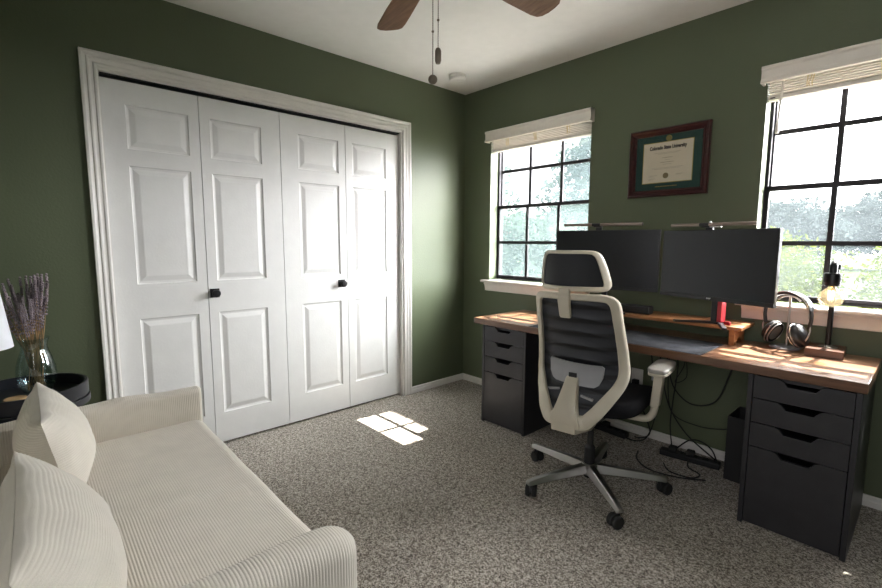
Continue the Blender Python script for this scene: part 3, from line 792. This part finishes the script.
for k in range(6):
    a = k * PI / 3
    x, y = SXl + .009 * math.cos(a), SYl + .009 * math.sin(a); a2 = a + PI/6
    fl.tube([(x, y, .300), (SXl + .0095 * math.cos(a2), SYl + .0095 * math.sin(a2), .262)], .0009, 5)
    a3 = a + PI/3; fl.tube([(SXl + .0095 * math.cos(a2), SYl + .0095 * math.sin(a2), .262), (SXl + .009 * math.cos(a3), SYl + .009 * math.sin(a3), .300)], .0009, 5)
fl.build('filament', 'filament', bb)
MB().tube([(SXl, SYl, .321), (SXl, SYl, .270)], .0028, 8).build('glass_stem', 'bulb', bb)

# ------------------------------------------------------------------ office chair
CX, CY, CR = 1.690, -.800, math.radians(9)
ch = thing('office_chair', 'cream framed mesh office chair with headrest at the desk', 'office chair', (CX, CY, 0), CR)
# star base
MB().lathe([(.0005, .062), (.034, .062), (.040, .070), (.042, .110), (.034, .118), (.0005, .118)], 0, 0, 32).build('hub', 'alu', ch, smooth=30)
for k in range(5):
    a = math.radians(32.6 + 72 * k) - CR
    R = Matrix.Rotation(a, 4, 'Z'); rings = []
    for r, z0, z1, wd in ((.025, .074, .116, .027), (.10, .074, .113, .026), (.20, .073, .106, .023), (.30, .071, .097, .020), (.352, .068, .090, .018), (.360, .069, .086, .014)):
        rings.append([R @ Vector((r, -wd, z0)), R @ Vector((r, wd, z0)), R @ Vector((r, wd * .55, z1)), R @ Vector((r, -wd * .55, z1))])
    MB().loft(rings).build('base_leg', 'alu', ch, bevel=.003)
    C = R @ Matrix.Translation((.340, 0, 0)) @ Matrix.Rotation(.7 + k * 1.1, 4, 'Z')
    cm = MB(); 
    cm.lathe([(.0005, .04), (.007, .04), (.007, .068), (.0005, .068)], 0, 0, 10, C)
    prf = []
    for q in range(13):
        th = math.radians(-15 + 210 * q / 12); prf.append((.018 + .030 * math.cos(th), .030 + .029 * math.sin(th)))
    cm.prism(prf + [(.018, .030)], -.006, .006, 'y', C)
    ca = cm.build('caster', 'plastic', ch)
    for s in (-1, 1):
        Wm_ = C @ Matrix.Translation((.018, s * .016, .0290)) @ Matrix.Rotation(PI/2, 4, 'X')
        MB().lathe([(.0005, -.0095), (.026, -.0095), (.0285, -.006), (.0285, .006), (.026, .0095), (.0005, .0095)], 0, 0, 24, Wm_).build('wheel', 'rubber', ca, smooth=30)
gl = MB(); gl.lathe([(.0005, .045), (.024, .045), (.026, .06), (.026, .20), (.020, .21), (.016, .215), (.016, .37), (.0005, .37)], 0, 0, 24)
gl.build('gas_lift', 'plastic', ch, smooth=30)
mc = MB(); mc.prism([(-.09, .365), (-.11, .395), (-.11, .425), (.14, .425), (.14, .395), (.10, .365)], -.075, .075, 'x'); mc.box(-.015, .015, -.13, -.09, .38, .40)
mc.build('tilt_mechanism', 'plastic', ch, bevel=.006)
MB().tube(smooth_path([(.07, .04, .395), (.17, .04, .395), (.255, .04, .392)], 4), .006, 8).build('tilt_lever', 'plastic', ch)
# seat: rounded slab with waterfall front
rings = []
for z, k in ((.425, .90), (.432, .97), (.445, 1.0), (.470, 1.0), (.488, .975), (.497, .92), (.500, .80)):
    ring = []
    for q in range(48):
        a = 2*PI*q/48; c_, s_ = math.cos(a), math.sin(a)
        x = .250 * k * math.copysign(abs(c_) ** .45, c_); y = .065 + .255 * k * math.copysign(abs(s_) ** .5, s_)
        ring.append((x, y, z - (.03 * max(0, (y - .18) / .1) ** 2) + .012 * (x / .24) ** 2))
    rings.append(ring)
MB().loft(rings).build('seat', 'seat', ch, smooth=60)
# back frame
BYT = [(.30, -.33), (.40, -.335), (.46, -.322), (.53, -.290), (.60, -.258), (.66, -.250), (.74, -.262), (.82, -.284), (.90, -.310), (1.0, -.338), (1.1, -.35)]
def by(x, z):
    for (z0, y0), (z1, y1) in zip(BYT, BYT[1:]):
        if z <= z1 or z1 == 1.1:
            t = min(1, max(0, (z - z0) / (z1 - z0))); t = t * t * (3 - 2 * t) * .5 + t * .5
            return y0 + (y1 - y0) * t + (.092 if z > .5 else .092 - .25 * (.5 - z)) * (x / .205) ** 2
half = [(0, .988), (.085, .988), (.142, .984), (.164, .972), (.175, .945), (.181, .870), (.188, .780), (.194, .700), (.196, .655), (.193, .622), (.178, .580), (.150, .532), (.122, .488), (.096, .456), (.074, .441), (.0, .439)]
wdt = [.030, .030, .031, .034, .034, .032, .033, .035, .037, .040, .046, .052, .056, .058, .056, .054]
hp_ = smooth_path([(x, 0, z) for x, z in half], 4)
hw_ = smooth_path([(w_, 0, 0) for w_ in wdt], 4)
loop = [(p.x, p.z, q.x) for p, q in zip(hp_, hw_)]
full = loop + [(-x, z, w_) for x, z, w_ in reversed(loop[1:-1])]
rings = []; n = len(full)
for i, (x, z, w_) in enumerate(full):
    a, b = full[(i + 1) % n], full[i - 1]
    t_ = Vector((a[0] - b[0], 0, a[1] - b[1])).normalized(); nn = Vector((t_.z, 0, -t_.x))
    ring = []
    th = .013
    for (s, d) in ((-.5, -.6), (-.36, -1), (.36, -1), (.5, -.6), (.5, .8), (-.5, .8)):
        px, pz = x + nn.x * s * w_, z + nn.z * s * w_
        ring.append((px, by(px, pz) + d * th, pz))
    rings.append(ring)
MB().loft(rings, caps=False, close_v=True).build('back_frame', 'cream_plastic', ch, smooth=35)
# ribbed mesh
def hwid(z):
    best = None
    for (x0, z0), (x1, z1) in zip(half, half[1:]):
        if min(z0, z1) <= z <= max(z0, z1) and abs(z0 - z1) > 1e-6:
            t_ = (z - z0) / (z1 - z0); v = x0 + (x1 - x0) * t_; best = v if best is None else max(best, v)
    return best or .05
g = []
nz = 150
for j in range(nz + 1):
    z = .462 + (.982 - .462) * j / nz; h_ = hwid(z) - .004; row = []
    for i in range(25):
        x = (2 * i / 24 - 1) * h_
        rp = .011 * (abs(math.sin(PI * (z + .05 * (x / .2) ** 2) / .064)) ** .5) if z > .5 else .003
        row.append((x, by(x, z) + .010 + rp, z))
    g.append(row)
MB().loft(g, close_u=False).build('mesh_back', 'shaded_mesh', ch, smooth=180)
# lumbar pad, spine and lower bar
pts = [(-.124, .678), (-.117, .690), (.117, .680), (.126, .671), (.123, .626), (.110, .594), (.094, .584), (-.082, .592), (-.101, .600), (-.119, .628)]
def plate(poly, d0, d1, nm, mat, bev=.003, sub=8):
    xs = [p[0] for p in poly]; mb = MB(); f, bk_ = [], []
    P2 = []
    for (a, b) in zip(poly, poly[1:] + poly[:1]):
        for k in range(sub): t_ = k / sub; P2.append((a[0] + (b[0] - a[0]) * t_, a[1] + (b[1] - a[1]) * t_))
    mb.loft([[(x, by(x, z) + d0, z) for x, z in P2], [(x, by(x, z) + d1, z) for x, z in P2]], caps=False)
    # caps as strips between left and right borders
    zc = sorted(set(round(p[1], 5) for p in P2)); cx = sum(xs) / len(xs); cz = sum(p[1] for p in poly) / len(poly)
    for d in (d0, d1):
        prev = None
        for k in (1.0, .75, .5, .25, .03):
            ring = [(cx + (x - cx) * k, 0, cz + (z - cz) * k) for x, z in P2]
            ring = [(x, by(x, z) + d, z) for x, _, z in ring]
            if prev: mb.loft([prev, ring], caps=False)
            prev = ring
        mb.add(prev, [tuple(range(len(prev)))])
    return mb.build(nm, mat, ch, smooth=40)
plate(pts, -.004, .006, 'lumbar_pad', 'grey_plastic')
sp = MB(); rings = []
for z, w_, d in ((.414, .064, -.010), (.428, .070, -.018), (.465, .057, -.030), (.51, .043, -.036), (.57, .033, -.028), (.614, .028, -.014), (.622, .025, -.004)):
    rings.append([(-w_, by(0, z) + d + .004, z), (-w_ * .85, by(0, z) + d, z), (w_ * .85, by(0, z) + d, z), (w_, by(0, z) + d + .004, z), (w_, by(0, z) + .012, z), (-w_, by(0, z) + .012, z)])
MB().loft(rings).build('spine', 'cream_plastic', ch, smooth=35, bevel=.002)
MB().box(-.017, .020, by(0, .635) - .009, by(0, .635) - .003, .610, .640).build('spine_clip', 'plastic', ch, bevel=.002)
b_ = MB(); b2_ = MB()
b_.prism([(-.118, .551), (-.060, .560), (-.060, .551), (-.105, .543)], by(.08, .57) - .006, by(.08, .57) + .004, 'y'); b2_.prism([(.045, .551), (.100, .541), (.098, .530), (.045, .540)], by(.07, .56) - .006, by(.07, .56) + .004, 'y')
b_.build('lumbar_slider', 'grey_plastic', ch); b2_.build('lumbar_slider', 'grey_plastic', ch)
# yoke running forward under the seat
rings = []
for y, z0, z1, w_ in ((by(0, .42) - .016, .392, .446, .055), (-.20, .362, .420, .062), (-.15, .350, .395, .060), (-.085, .352, .378, .054), (-.060, .356, .372, .050)):
    rings.append([(-w_, y, z0), (w_, y, z0), (w_, y, z1), (-w_, y, z1)])
MB().loft(rings).build('back_bracket', 'cream_plastic', ch, bevel=.004)
# headrest
def hy(x, z): return -.352 + .105 * (x / .15) ** 2 - .05 * (z - 1.03) + .9 * (z - 1.10) ** 2
hh_ = [(0, 1.176), (.085, 1.176), (.110, 1.168), (.123, 1.148), (.134, 1.112), (.142, 1.075), (.147, 1.045), (.144, 1.028), (.129, 1.020), (.06, 1.022), (0, 1.022)]
ww_ = [.015, .015, .018, .020, .021, .021, .021, .021, .022, .022, .022]
a_ = smooth_path([(x, 0, z) for x, z in hh_], 5); b_ = smooth_path([(w_, 0, 0) for w_ in ww_], 5)
lp = [(p.x, p.z, q.x) for p, q in zip(a_, b_)]; full = lp + [(-x, z, w_) for x, z, w_ in reversed(lp[1:-1])]; n = len(full); rings = []
for i, (x, z, w_) in enumerate(full):
    a, b = full[(i + 1) % n], full[i - 1]; t_ = Vector((a[0] - b[0], 0, a[1] - b[1])).normalized(); nn = Vector((t_.z, 0, -t_.x)); ring = []
    for (s, d) in ((-.5, -.5), (-.3, -1), (.3, -1), (.5, -.5), (.5, .8), (-.5, .8)):
        px, pz = x + nn.x * s * w_, z + nn.z * s * w_; ring.append((px - .013, hy(px, pz) + d * .010, pz))
    rings.append(ring)
hd = MB().loft(rings, caps=False, close_v=True).build('headrest_frame', 'cream_plastic', ch, smooth=35)
g = []
for j in range(25):
    z = 1.028 + (1.170 - 1.028) * j / 24; k = [x for x, zz, _ in lp if abs(zz - z) < .012 and x > .02] or [.1]; h_ = max(k) - .004
    g.append([((2 * i / 24 - 1) * h_ - .013, hy((2 * i / 24 - 1) * h_, z) + .003, z) for i in range(25)])
MB().loft(g, close_u=False).build('headrest_mesh', 'mesh', hd, smooth=180)
rings = []
for z, w_, y0, y1 in ((.895, .021, -.028, -.012), (.905, .024, -.034, -.010), (.96, .025, -.036, -.010), (.992, .026, -.036, -.008), (1.0, .023, -.030, -.004), (1.024, .023, -.026, .0)):
    yb_ = by(0, min(z, .985)); rings.append([(-w_ - .011, yb_ + y0, z), (w_ - .011, yb_ + y0, z), (w_ - .011, yb_ + y1, z), (-w_ - .011, yb_ + y1, z)])
MB().loft(rings).build('headrest_stem', 'cream_plastic', ch, bevel=.004)
# armrests
for s in (-1, 1):
    if s < 0: A = .82
    else: A = 1.0
    lw = MB().tube(smooth_path([(s * .05, .02, .398), (s * A * .17, .02, .398), (s * A * .245, .022, .402), (s * A * .272, .026, .425), (s * A * .281, .030, .46), (s * A * .284, .034, .50)], 6), [.0165] * 31, 12)
    ar = lw.build('arm_bracket', 'cream_plastic', ch)
    rings = []
    for z, dx, dy, wx, wy in ((.465, .282, .032, .017, .024), (.475, .282, .033, .0185, .026), (.56, .288, .043, .019, .027), (.622, .291, .052, .020, .030)):
        dx *= A; rings.append([(s * dx - wx, dy - wy, z), (s * dx + wx, dy - wy, z), (s * dx + wx, dy + wy, z), (s * dx - wx, dy + wy, z)])
    MB().loft(rings).build('arm_post', 'cream_plastic', ch, bevel=.006)
    px = s * A * .291
    out = []
    for q in range(40):
        a = 2*PI*q/40; c_, s_ = math.cos(a), math.sin(a)
        out.append((px + .043 * math.copysign(abs(c_) ** .5, c_), .085 + .118 * math.copysign(abs(s_) ** .45, s_)))
    MB().prism(out, .622, .634, 'z').build('arm_plate', 'cream_plastic', ch, bevel=.002)
    MB().prism([(px + (x - px) * 1.03, .085 + (y - .085) * 1.02) for x, y in out], .634, .654, 'z').build('arm_pad', 'pad', ch, bevel=.006, bseg=3)
    MB().box(px - .031 if s > 0 else px + .022, px - .022 if s > 0 else px + .031, .03, .055, .585, .615).build('height_button', 'grey_plastic', ch, bevel=.002)

# ------------------------------------------------------------------ under the desk
wb = thing('waste_bin', 'black rectangular waste bin beside the right drawer unit', 'bin', (2.130, -.225, 0))
bw, bd, bh, t_ = .148, .205, .338, .004
rings = [[(0, 0, 0), (bw, 0, 0), (bw, bd, 0), (0, bd, 0)], [(0, 0, bh), (bw, 0, bh), (bw, bd, bh), (0, bd, bh)], [(t_, t_, bh), (bw - t_, t_, bh), (bw - t_, bd - t_, bh), (t_, bd - t_, bh)], [(t_, t_, .006), (bw - t_, t_, .006), (bw - t_, bd - t_, .006), (t_, bd - t_, .006)]]
MB().loft(rings).build('bin_body', 'plastic', wb, smooth=0, bevel=.001)
ot = thing('wall_outlet', 'white wall outlet with plugs below the desk', 'outlet', (1.560, 0, .365))
op = MB().box(-.037, .037, -.006, 0, -.058, .058).build('cover_plate', 'white_plastic', ot, bevel=.003)
for z in (.024, -.024): MB().box(-.017, .017, -.008, -.0055, z - .014, z + .014).build('receptacle', 'white_plastic', op, bevel=.001)
pg = MB().box(-.019, .019, -.038, -.0085, -.042, -.008).build('plug', 'rubber', ot, bevel=.004, label='black plug')
def cable(pts, r, label, name='cable'):
    o = MB().tube(smooth_path(pts, 7), r, 8).build(name, 'rubber', None, smooth=180)
    return tag(o, label, 'cable', 'loose black cables under the desk')
cable([(1.56, -.040, .345), (1.58, -.075, .30), (1.66, -.07, .14), (1.68, -.06, .05), (1.64, -.07, .012), (1.60, -.09, .010)], .004, 'black cable dropping from the wall outlet to the floor')
cable([(1.72, -.10, .664), (1.73, -.06, .45), (1.78, -.05, .25), (1.88, -.06, .12), (1.99, -.07, .05), (2.08, -.09, .011)], .004, 'long black cable slanting down from under the desk towards the bin')
cable([(1.80, -.08, .664), (1.815, -.05, .50), (1.80, -.05, .30), (1.80, -.07, .14), (1.83, -.10, .012)], .0035, 'black cable hanging straight down to the cable heap')
cable([(1.745, -.07, .664), (1.76, -.05, .50), (1.80, -.04, .36), (1.90, -.04, .29), (2.02, -.05, .34), (2.08, -.06, .50), (2.12, -.07, .664)], .004, 'black cable sagging in a loop under the desk')
cable([(1.86, -.09, .664), (1.85, -.05, .52), (1.80, -.04, .40), (1.86, -.04, .44), (1.865, -.06, .56), (1.90, -.08, .664)], .0025, 'thin black cable bunched up high under the desk')
cable([(1.70, -.18, .664), (1.72, -.14, .40), (1.73, -.12, .20), (1.69, -.12, .05), (1.63, -.14, .010), (1.53, -.13, .009)], .004, 'black cable curving down behind the chair armrest')
cable([(1.76, -.03, .664), (1.76, -.03, .35), (1.80, -.03, .20), (1.94, -.035, .17), (2.06, -.04, .19), (2.118, -.05, .22)], .003, 'black cable running along the wall towards the bin')
cable([(1.70, -.26, .007), (1.74, -.36, .007), (1.84, -.43, .007), (1.98, -.40, .007), (2.08, -.33, .007)], .004, 'black cable lying in a wide curve on the carpet')
cable([(1.86, -.30, .007), (1.92, -.37, .007), (2.02, -.36, .007), (2.04, -.29, .007), (1.97, -.25, .008), (1.95, -.19, .02)], .004, 'black cable lying in a tight loop on the carpet')
cable([(1.84, -.06, .010), (1.90, -.05, .075), (1.96, -.05, .09), (2.02, -.05, .06), (2.05, -.06, .010)], .004, 'black cable arching up in front of the baseboard')
def strip(loc, L, rz, label):
    t = thing('power_strip', label, 'power strip', loc, rz)
    b = MB().box(-L/2, L/2, -.026, .026, 0, .034).build('strip_body', 'plastic', t, bevel=.005)
    for k in range(4): MB().box(-L/2 + .05 + k * (L - .08) / 4, -L/2 + .08 + k * (L - .08) / 4, -.016, .016, .0335, .0355).build('socket', 'rubber', b)
    for k in range(2): MB().box(-L/2 + .045 + k * .09, -L/2 + .085 + k * .09, -.02, .02, .0355, .062).build('plug', 'rubber', t, bevel=.005)
    MB().box(L/2 - .03, L/2 - .016, -.008, .008, .034, .038).build('switch', 'red' if 0 else 'plastic', b)
strip((1.94, -.150, 0), .30, math.radians(8), 'black power strip on the carpet in the cable heap beside the bin')
strip((1.42, -.115, 0), .30, math.radians(-4), 'black power strip on the carpet behind the chair base, by the baseboard')

# ------------------------------------------------------------------ outside
GZ = -.45
lw = MB().box(-45, 30, .2, 70, GZ - .1, GZ).build('lawn', 'lawn', None); tag(lw, 'grass lawn outside the windows', 'lawn', kind='stuff')
pt = MB().box(-9, 9, .2, 3.2, GZ, GZ + .03).build('bounce_patio', 'bounce_patio', None, kind='structure')  # unseen slab added below the sills to bounce sunlight up to the ceiling
rd = MB().box(-45, 30, 20, 26, GZ, GZ + .02).build('road', 'road', None); tag(rd, 'pale road beyond the lawn outside', 'road', kind='structure')
def foliage(mb, c, rad, n, size, rnd, shell=.55):
    for _ in range(n):
        while True:
            p = Vector((rnd.uniform(-1, 1), rnd.uniform(-1, 1), rnd.uniform(-1, 1)))
            if shell < p.length < 1: break
        nz = noise.noise(p * 2.2 + Vector(c)) * .35
        q = Vector(c) + Vector((p.x * rad[0], p.y * rad[1], p.z * rad[2])) * (1 + nz)
        d = Vector((rnd.gauss(0, 1), rnd.gauss(0, 1), rnd.gauss(0, .7))).normalized(); e = d.cross(Vector((rnd.gauss(0, 1), rnd.gauss(0, 1), rnd.gauss(0, 1)))).normalized()
        s = size * rnd.uniform(.6, 1.3)
        mb.add([q - d * s, q + e * s * .42, q + d * s, q - e * s * .42], [(0, 1, 2, 3)])
def tree(name, x, y, blobs, trunk_h, tr_, mat, size, n, label, cat, group, seed):
    rnd = random.Random(seed)
    t = thing(name, label, cat, (x, y, GZ + .02), 0, group)
    mb = MB()
    for c, r in blobs: foliage(mb, c, r, int(n * r[0] * r[2]), size, rnd, .35)
    me = mb
    o = me.build('foliage', mat, t, smooth=0)
    tb = MB(); tb.tube(smooth_path([(0, 0, 0), (.03, .02, trunk_h * .5), (-.02, 0, trunk_h)], 4), [tr_ * (1 - .05 * i) for i in range(9)], 10)
    for k in range(5):
        a = k * 1.3; c, r = blobs[k % len(blobs)]
        tb.tube(smooth_path([(0, 0, trunk_h * (.4 + .1 * k)), (.4 * c[0] + .1 * math.cos(a), .4 * c[1] + .1 * math.sin(a), trunk_h * .8), (c[0], c[1], c[2])], 4), tr_ * .35, 6)
    tb.build('trunk', 'bark', t)
    return t
G1, G2, G3 = 'shrubs below the right window', 'trees outside the left window', 'distant trees beyond the road'
bush = [(.55, 3.9, .58, .50, 1.04), (1.65, 3.7, .56, .50, 1.02), (2.75, 3.7, .58, .50, 1.04), (3.85, 3.6, .55, .5, .98), (.95, 5.6, .75, .6, 1.12), (2.95, 5.7, .75, .6, 1.10)]
bl_ = ['sunlit green shrub outside, seen beside the right monitor edge', 'sunlit green shrub outside, seen behind the headphones', 'sunlit green shrub outside, seen behind the glowing bulb', 'sunlit green shrub outside at the right edge of the window view', 'taller shrub outside, behind the front shrubs and left of the window bar', 'taller shrub outside, behind the front shrubs and right of the window bar']
for i, (x, y, rx, ry, h) in enumerate(bush):
    tree('shrub', x, y, [((0, 0, h * .95), (rx, ry, h * .72)), ((.2, .1, h * 1.2), (rx * .6, ry * .6, h * .42)), ((-.25, -.05, h * 1.1), (rx * .5, ry * .5, h * .45))], h * .8, .03, 'leaf_bush', .034, 5200, bl_[i], 'shrub', G1, 40 + i)
tl_ = ['leafy tree outside, seen in the left panes of the corner window', 'leafy tree outside, seen in the right panes of the corner window', 'low tree outside, filling the lower panes of the corner window']
for i, (x, y, blobs) in enumerate([(-6.4, 6.0, [((0, 0, 3.2), (1.6, 1.5, 1.7)), ((.2, -.2, 1.9), (1.6, 1.2, 1.2)), ((-.3, 0, 4.2), (1.2, 1.1, 1.0))]), (-2.2, 7.2, [((0, 0, 3.1), (1.6, 1.5, 1.5)), ((-.2, 0, 1.9), (1.6, 1.2, 1.2)), ((.1, 0, 4.0), (1.0, 1.0, .9))]), (-3.0, 4.1, [((0, 0, 1.3), (1.9, .7, .85)), ((.5, 0, 1.6), (1.0, .6, .6))])]):
    tree('tree', x, y, blobs, 2.4, .13, 'leaf_tree', .085, 2600, tl_[i], 'tree', G2, 60 + i)
ov = thing('tree', 'tall unseen tree added outside between the windows, its boughs shading the panes', 'tree', (.15, 4.6, GZ))
tb = MB(); tb.tube(smooth_path([(0, 0, 0), (.05, .03, 3), (0, 0, 5.5), (.1, -.1, 7.6)], 5), [.16 - .006 * i for i in range(16)], 12); tb.build('trunk', 'bark', ov)
rnd = random.Random(5)
for xa, xb, za, zb in ((.27, .775, .90, 1.505), (.835, 1.24, 1.535, 2.2), (2.06, 3.20, 1.535, 2.2), (2.715, 3.10, .88, 1.60)):  # leaf blocks added out of view to cut the sun down to its patch
    T_ = 5.6; mb = MB(); cx = (xa + xb) / 2 + .067 * T_; cy = .13 + .655 * T_; cz = (za + zb) / 2 + T_
    for _ in range(int(2600 * (xb - xa) * (zb - za) / .3)):
        py = rnd.uniform(-.10, .10)
        q = Vector((cx + rnd.uniform(-.5, .5) * (xb - xa - .03), cy + py, cz + py / .655 + rnd.uniform(-.5, .5) * (zb - za - .03))) - Vector((.15, 4.6, GZ))
        d = Vector((rnd.gauss(0, 1), rnd.gauss(0, 1), rnd.gauss(0, 1))).normalized(); e = d.cross(Vector((rnd.gauss(0, 1), rnd.gauss(0, 1), rnd.gauss(0, 1)))).normalized(); z = .032 * rnd.uniform(.6, 1.3)
        mb.add([q - d * z, q + e * z * .55, q + d * z, q - e * z * .55], [(0, 1, 2, 3)])
    bo = MB().tube(smooth_path([(0, 0, 5.2), ((cx - .15) * .5, (cy - 4.6) * .5, cz - GZ - .5), (cx - .15, cy - 4.6, cz - GZ)], 5), .03, 8).build('shade_bough', 'bark', ov)
    mb.build('foliage', 'leaf_tree', bo, smooth=0)
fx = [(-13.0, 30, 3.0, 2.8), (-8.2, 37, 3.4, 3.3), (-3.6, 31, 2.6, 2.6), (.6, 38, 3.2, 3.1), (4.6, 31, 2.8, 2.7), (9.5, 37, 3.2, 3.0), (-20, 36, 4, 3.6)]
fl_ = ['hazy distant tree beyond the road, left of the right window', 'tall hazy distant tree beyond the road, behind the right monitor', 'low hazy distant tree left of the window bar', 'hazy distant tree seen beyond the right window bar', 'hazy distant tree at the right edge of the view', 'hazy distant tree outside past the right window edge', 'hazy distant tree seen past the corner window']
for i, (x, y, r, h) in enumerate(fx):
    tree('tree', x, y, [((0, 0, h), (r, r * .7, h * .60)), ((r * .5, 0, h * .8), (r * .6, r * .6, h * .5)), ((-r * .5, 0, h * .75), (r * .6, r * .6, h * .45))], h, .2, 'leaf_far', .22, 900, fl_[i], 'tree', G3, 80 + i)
# ------------------------------------------------------------------ light
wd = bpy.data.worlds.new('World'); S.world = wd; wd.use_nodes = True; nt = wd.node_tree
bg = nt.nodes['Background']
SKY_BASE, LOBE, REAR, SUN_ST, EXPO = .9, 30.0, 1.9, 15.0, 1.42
# hazy bright sky, plus added bright lobes out of view that light the room
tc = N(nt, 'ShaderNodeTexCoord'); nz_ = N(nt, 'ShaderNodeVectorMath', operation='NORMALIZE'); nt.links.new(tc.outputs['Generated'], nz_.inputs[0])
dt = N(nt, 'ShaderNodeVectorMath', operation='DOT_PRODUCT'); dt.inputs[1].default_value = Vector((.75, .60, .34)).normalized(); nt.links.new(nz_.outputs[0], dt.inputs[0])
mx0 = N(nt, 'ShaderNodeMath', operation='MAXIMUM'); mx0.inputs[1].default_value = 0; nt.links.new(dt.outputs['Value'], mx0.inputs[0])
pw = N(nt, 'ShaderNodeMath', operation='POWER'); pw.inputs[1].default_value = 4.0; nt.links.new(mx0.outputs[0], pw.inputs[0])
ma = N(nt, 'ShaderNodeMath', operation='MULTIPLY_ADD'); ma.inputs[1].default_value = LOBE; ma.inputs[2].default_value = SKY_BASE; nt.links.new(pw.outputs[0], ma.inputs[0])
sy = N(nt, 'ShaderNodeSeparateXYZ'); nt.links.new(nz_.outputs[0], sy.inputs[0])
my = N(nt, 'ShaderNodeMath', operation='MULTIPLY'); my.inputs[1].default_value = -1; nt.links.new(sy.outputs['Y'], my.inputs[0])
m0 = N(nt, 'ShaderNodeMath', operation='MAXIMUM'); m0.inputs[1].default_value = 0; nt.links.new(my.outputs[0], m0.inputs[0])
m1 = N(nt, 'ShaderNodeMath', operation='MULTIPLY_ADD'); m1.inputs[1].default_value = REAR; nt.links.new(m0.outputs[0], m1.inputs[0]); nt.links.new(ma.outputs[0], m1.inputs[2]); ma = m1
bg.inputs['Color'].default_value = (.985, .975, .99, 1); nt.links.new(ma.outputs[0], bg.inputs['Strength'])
sun = bpy.data.lights.new('sun', 'SUN'); sun.energy = SUN_ST; sun.angle = math.radians(.22); sun.color = (1, .95, .87)
so = bpy.data.objects.new('sun', sun); COL.objects.link(so); so.rotation_euler = Vector((-.067, -.668, -1)).to_track_quat('-Z', 'Y').to_euler(); so.location = (2, 8, 12)
for nm, (a, b) in (('daylight_portal', W1), ('daylight_portal', W2)):
    l = bpy.data.lights.new(nm, 'AREA'); l.shape = 'RECTANGLE'; l.size = b - a; l.size_y = WZ1 - WZ0; l.cycles.is_portal = True
    o = bpy.data.objects.new(nm, l); COL.objects.link(o); o.location = ((a + b) / 2, .17, (WZ0 + WZ1) / 2); o.rotation_euler = (-PI/2, 0, 0)

l = bpy.data.lights.new('daylight_portal', 'AREA'); l.shape = 'RECTANGLE'; l.size = n1 - n0; l.size_y = 1.12; l.cycles.is_portal = True
o = bpy.data.objects.new('daylight_portal', l); COL.objects.link(o); o.location = ((n0 + n1) / 2, YB - .14, 1.49); o.rotation_euler = (PI/2, 0, 0)
# ------------------------------------------------------------------ camera
cam = bpy.data.cameras.new('camera'); co = bpy.data.objects.new('camera', cam); COL.objects.link(co)
cam.sensor_fit = 'HORIZONTAL'; cam.sensor_width = 36; cam.lens = 453.5173 / 882 * 36; cam.clip_start = .05; cam.clip_end = 300
yaw, pt, rl = math.radians(47.5298), math.radians(-6.5031), math.radians(.1987)
f = Vector((-math.sin(yaw) * math.cos(pt), math.cos(yaw) * math.cos(pt), math.sin(pt))); r = Vector((math.cos(yaw), math.sin(yaw), 0)); u = r.cross(f)
r2 = r * math.cos(rl) + u * math.sin(rl); u2 = -r * math.sin(rl) + u * math.cos(rl)
mw = Matrix((r2, u2, -f)).transposed().to_4x4(); mw.translation = (2.7869, -2.8201, 1.215); co.matrix_world = mw
S.camera = co
S.view_settings.view_transform = 'Standard'; S.view_settings.look = 'None'; S.view_settings.gamma = 1; S.view_settings.use_curve_mapping = False
S.view_settings.exposure = EXPO
S.cycles.use_denoising = True
S.cycles.max_bounces = 14; S.cycles.diffuse_bounces = 8; S.cycles.glossy_bounces = 5; S.cycles.transmission_bounces = 8; S.cycles.transparent_max_bounces = 24
S.cycles.sample_clamp_indirect = 8; S.cycles.caustics_reflective = False; S.cycles.caustics_refractive = False
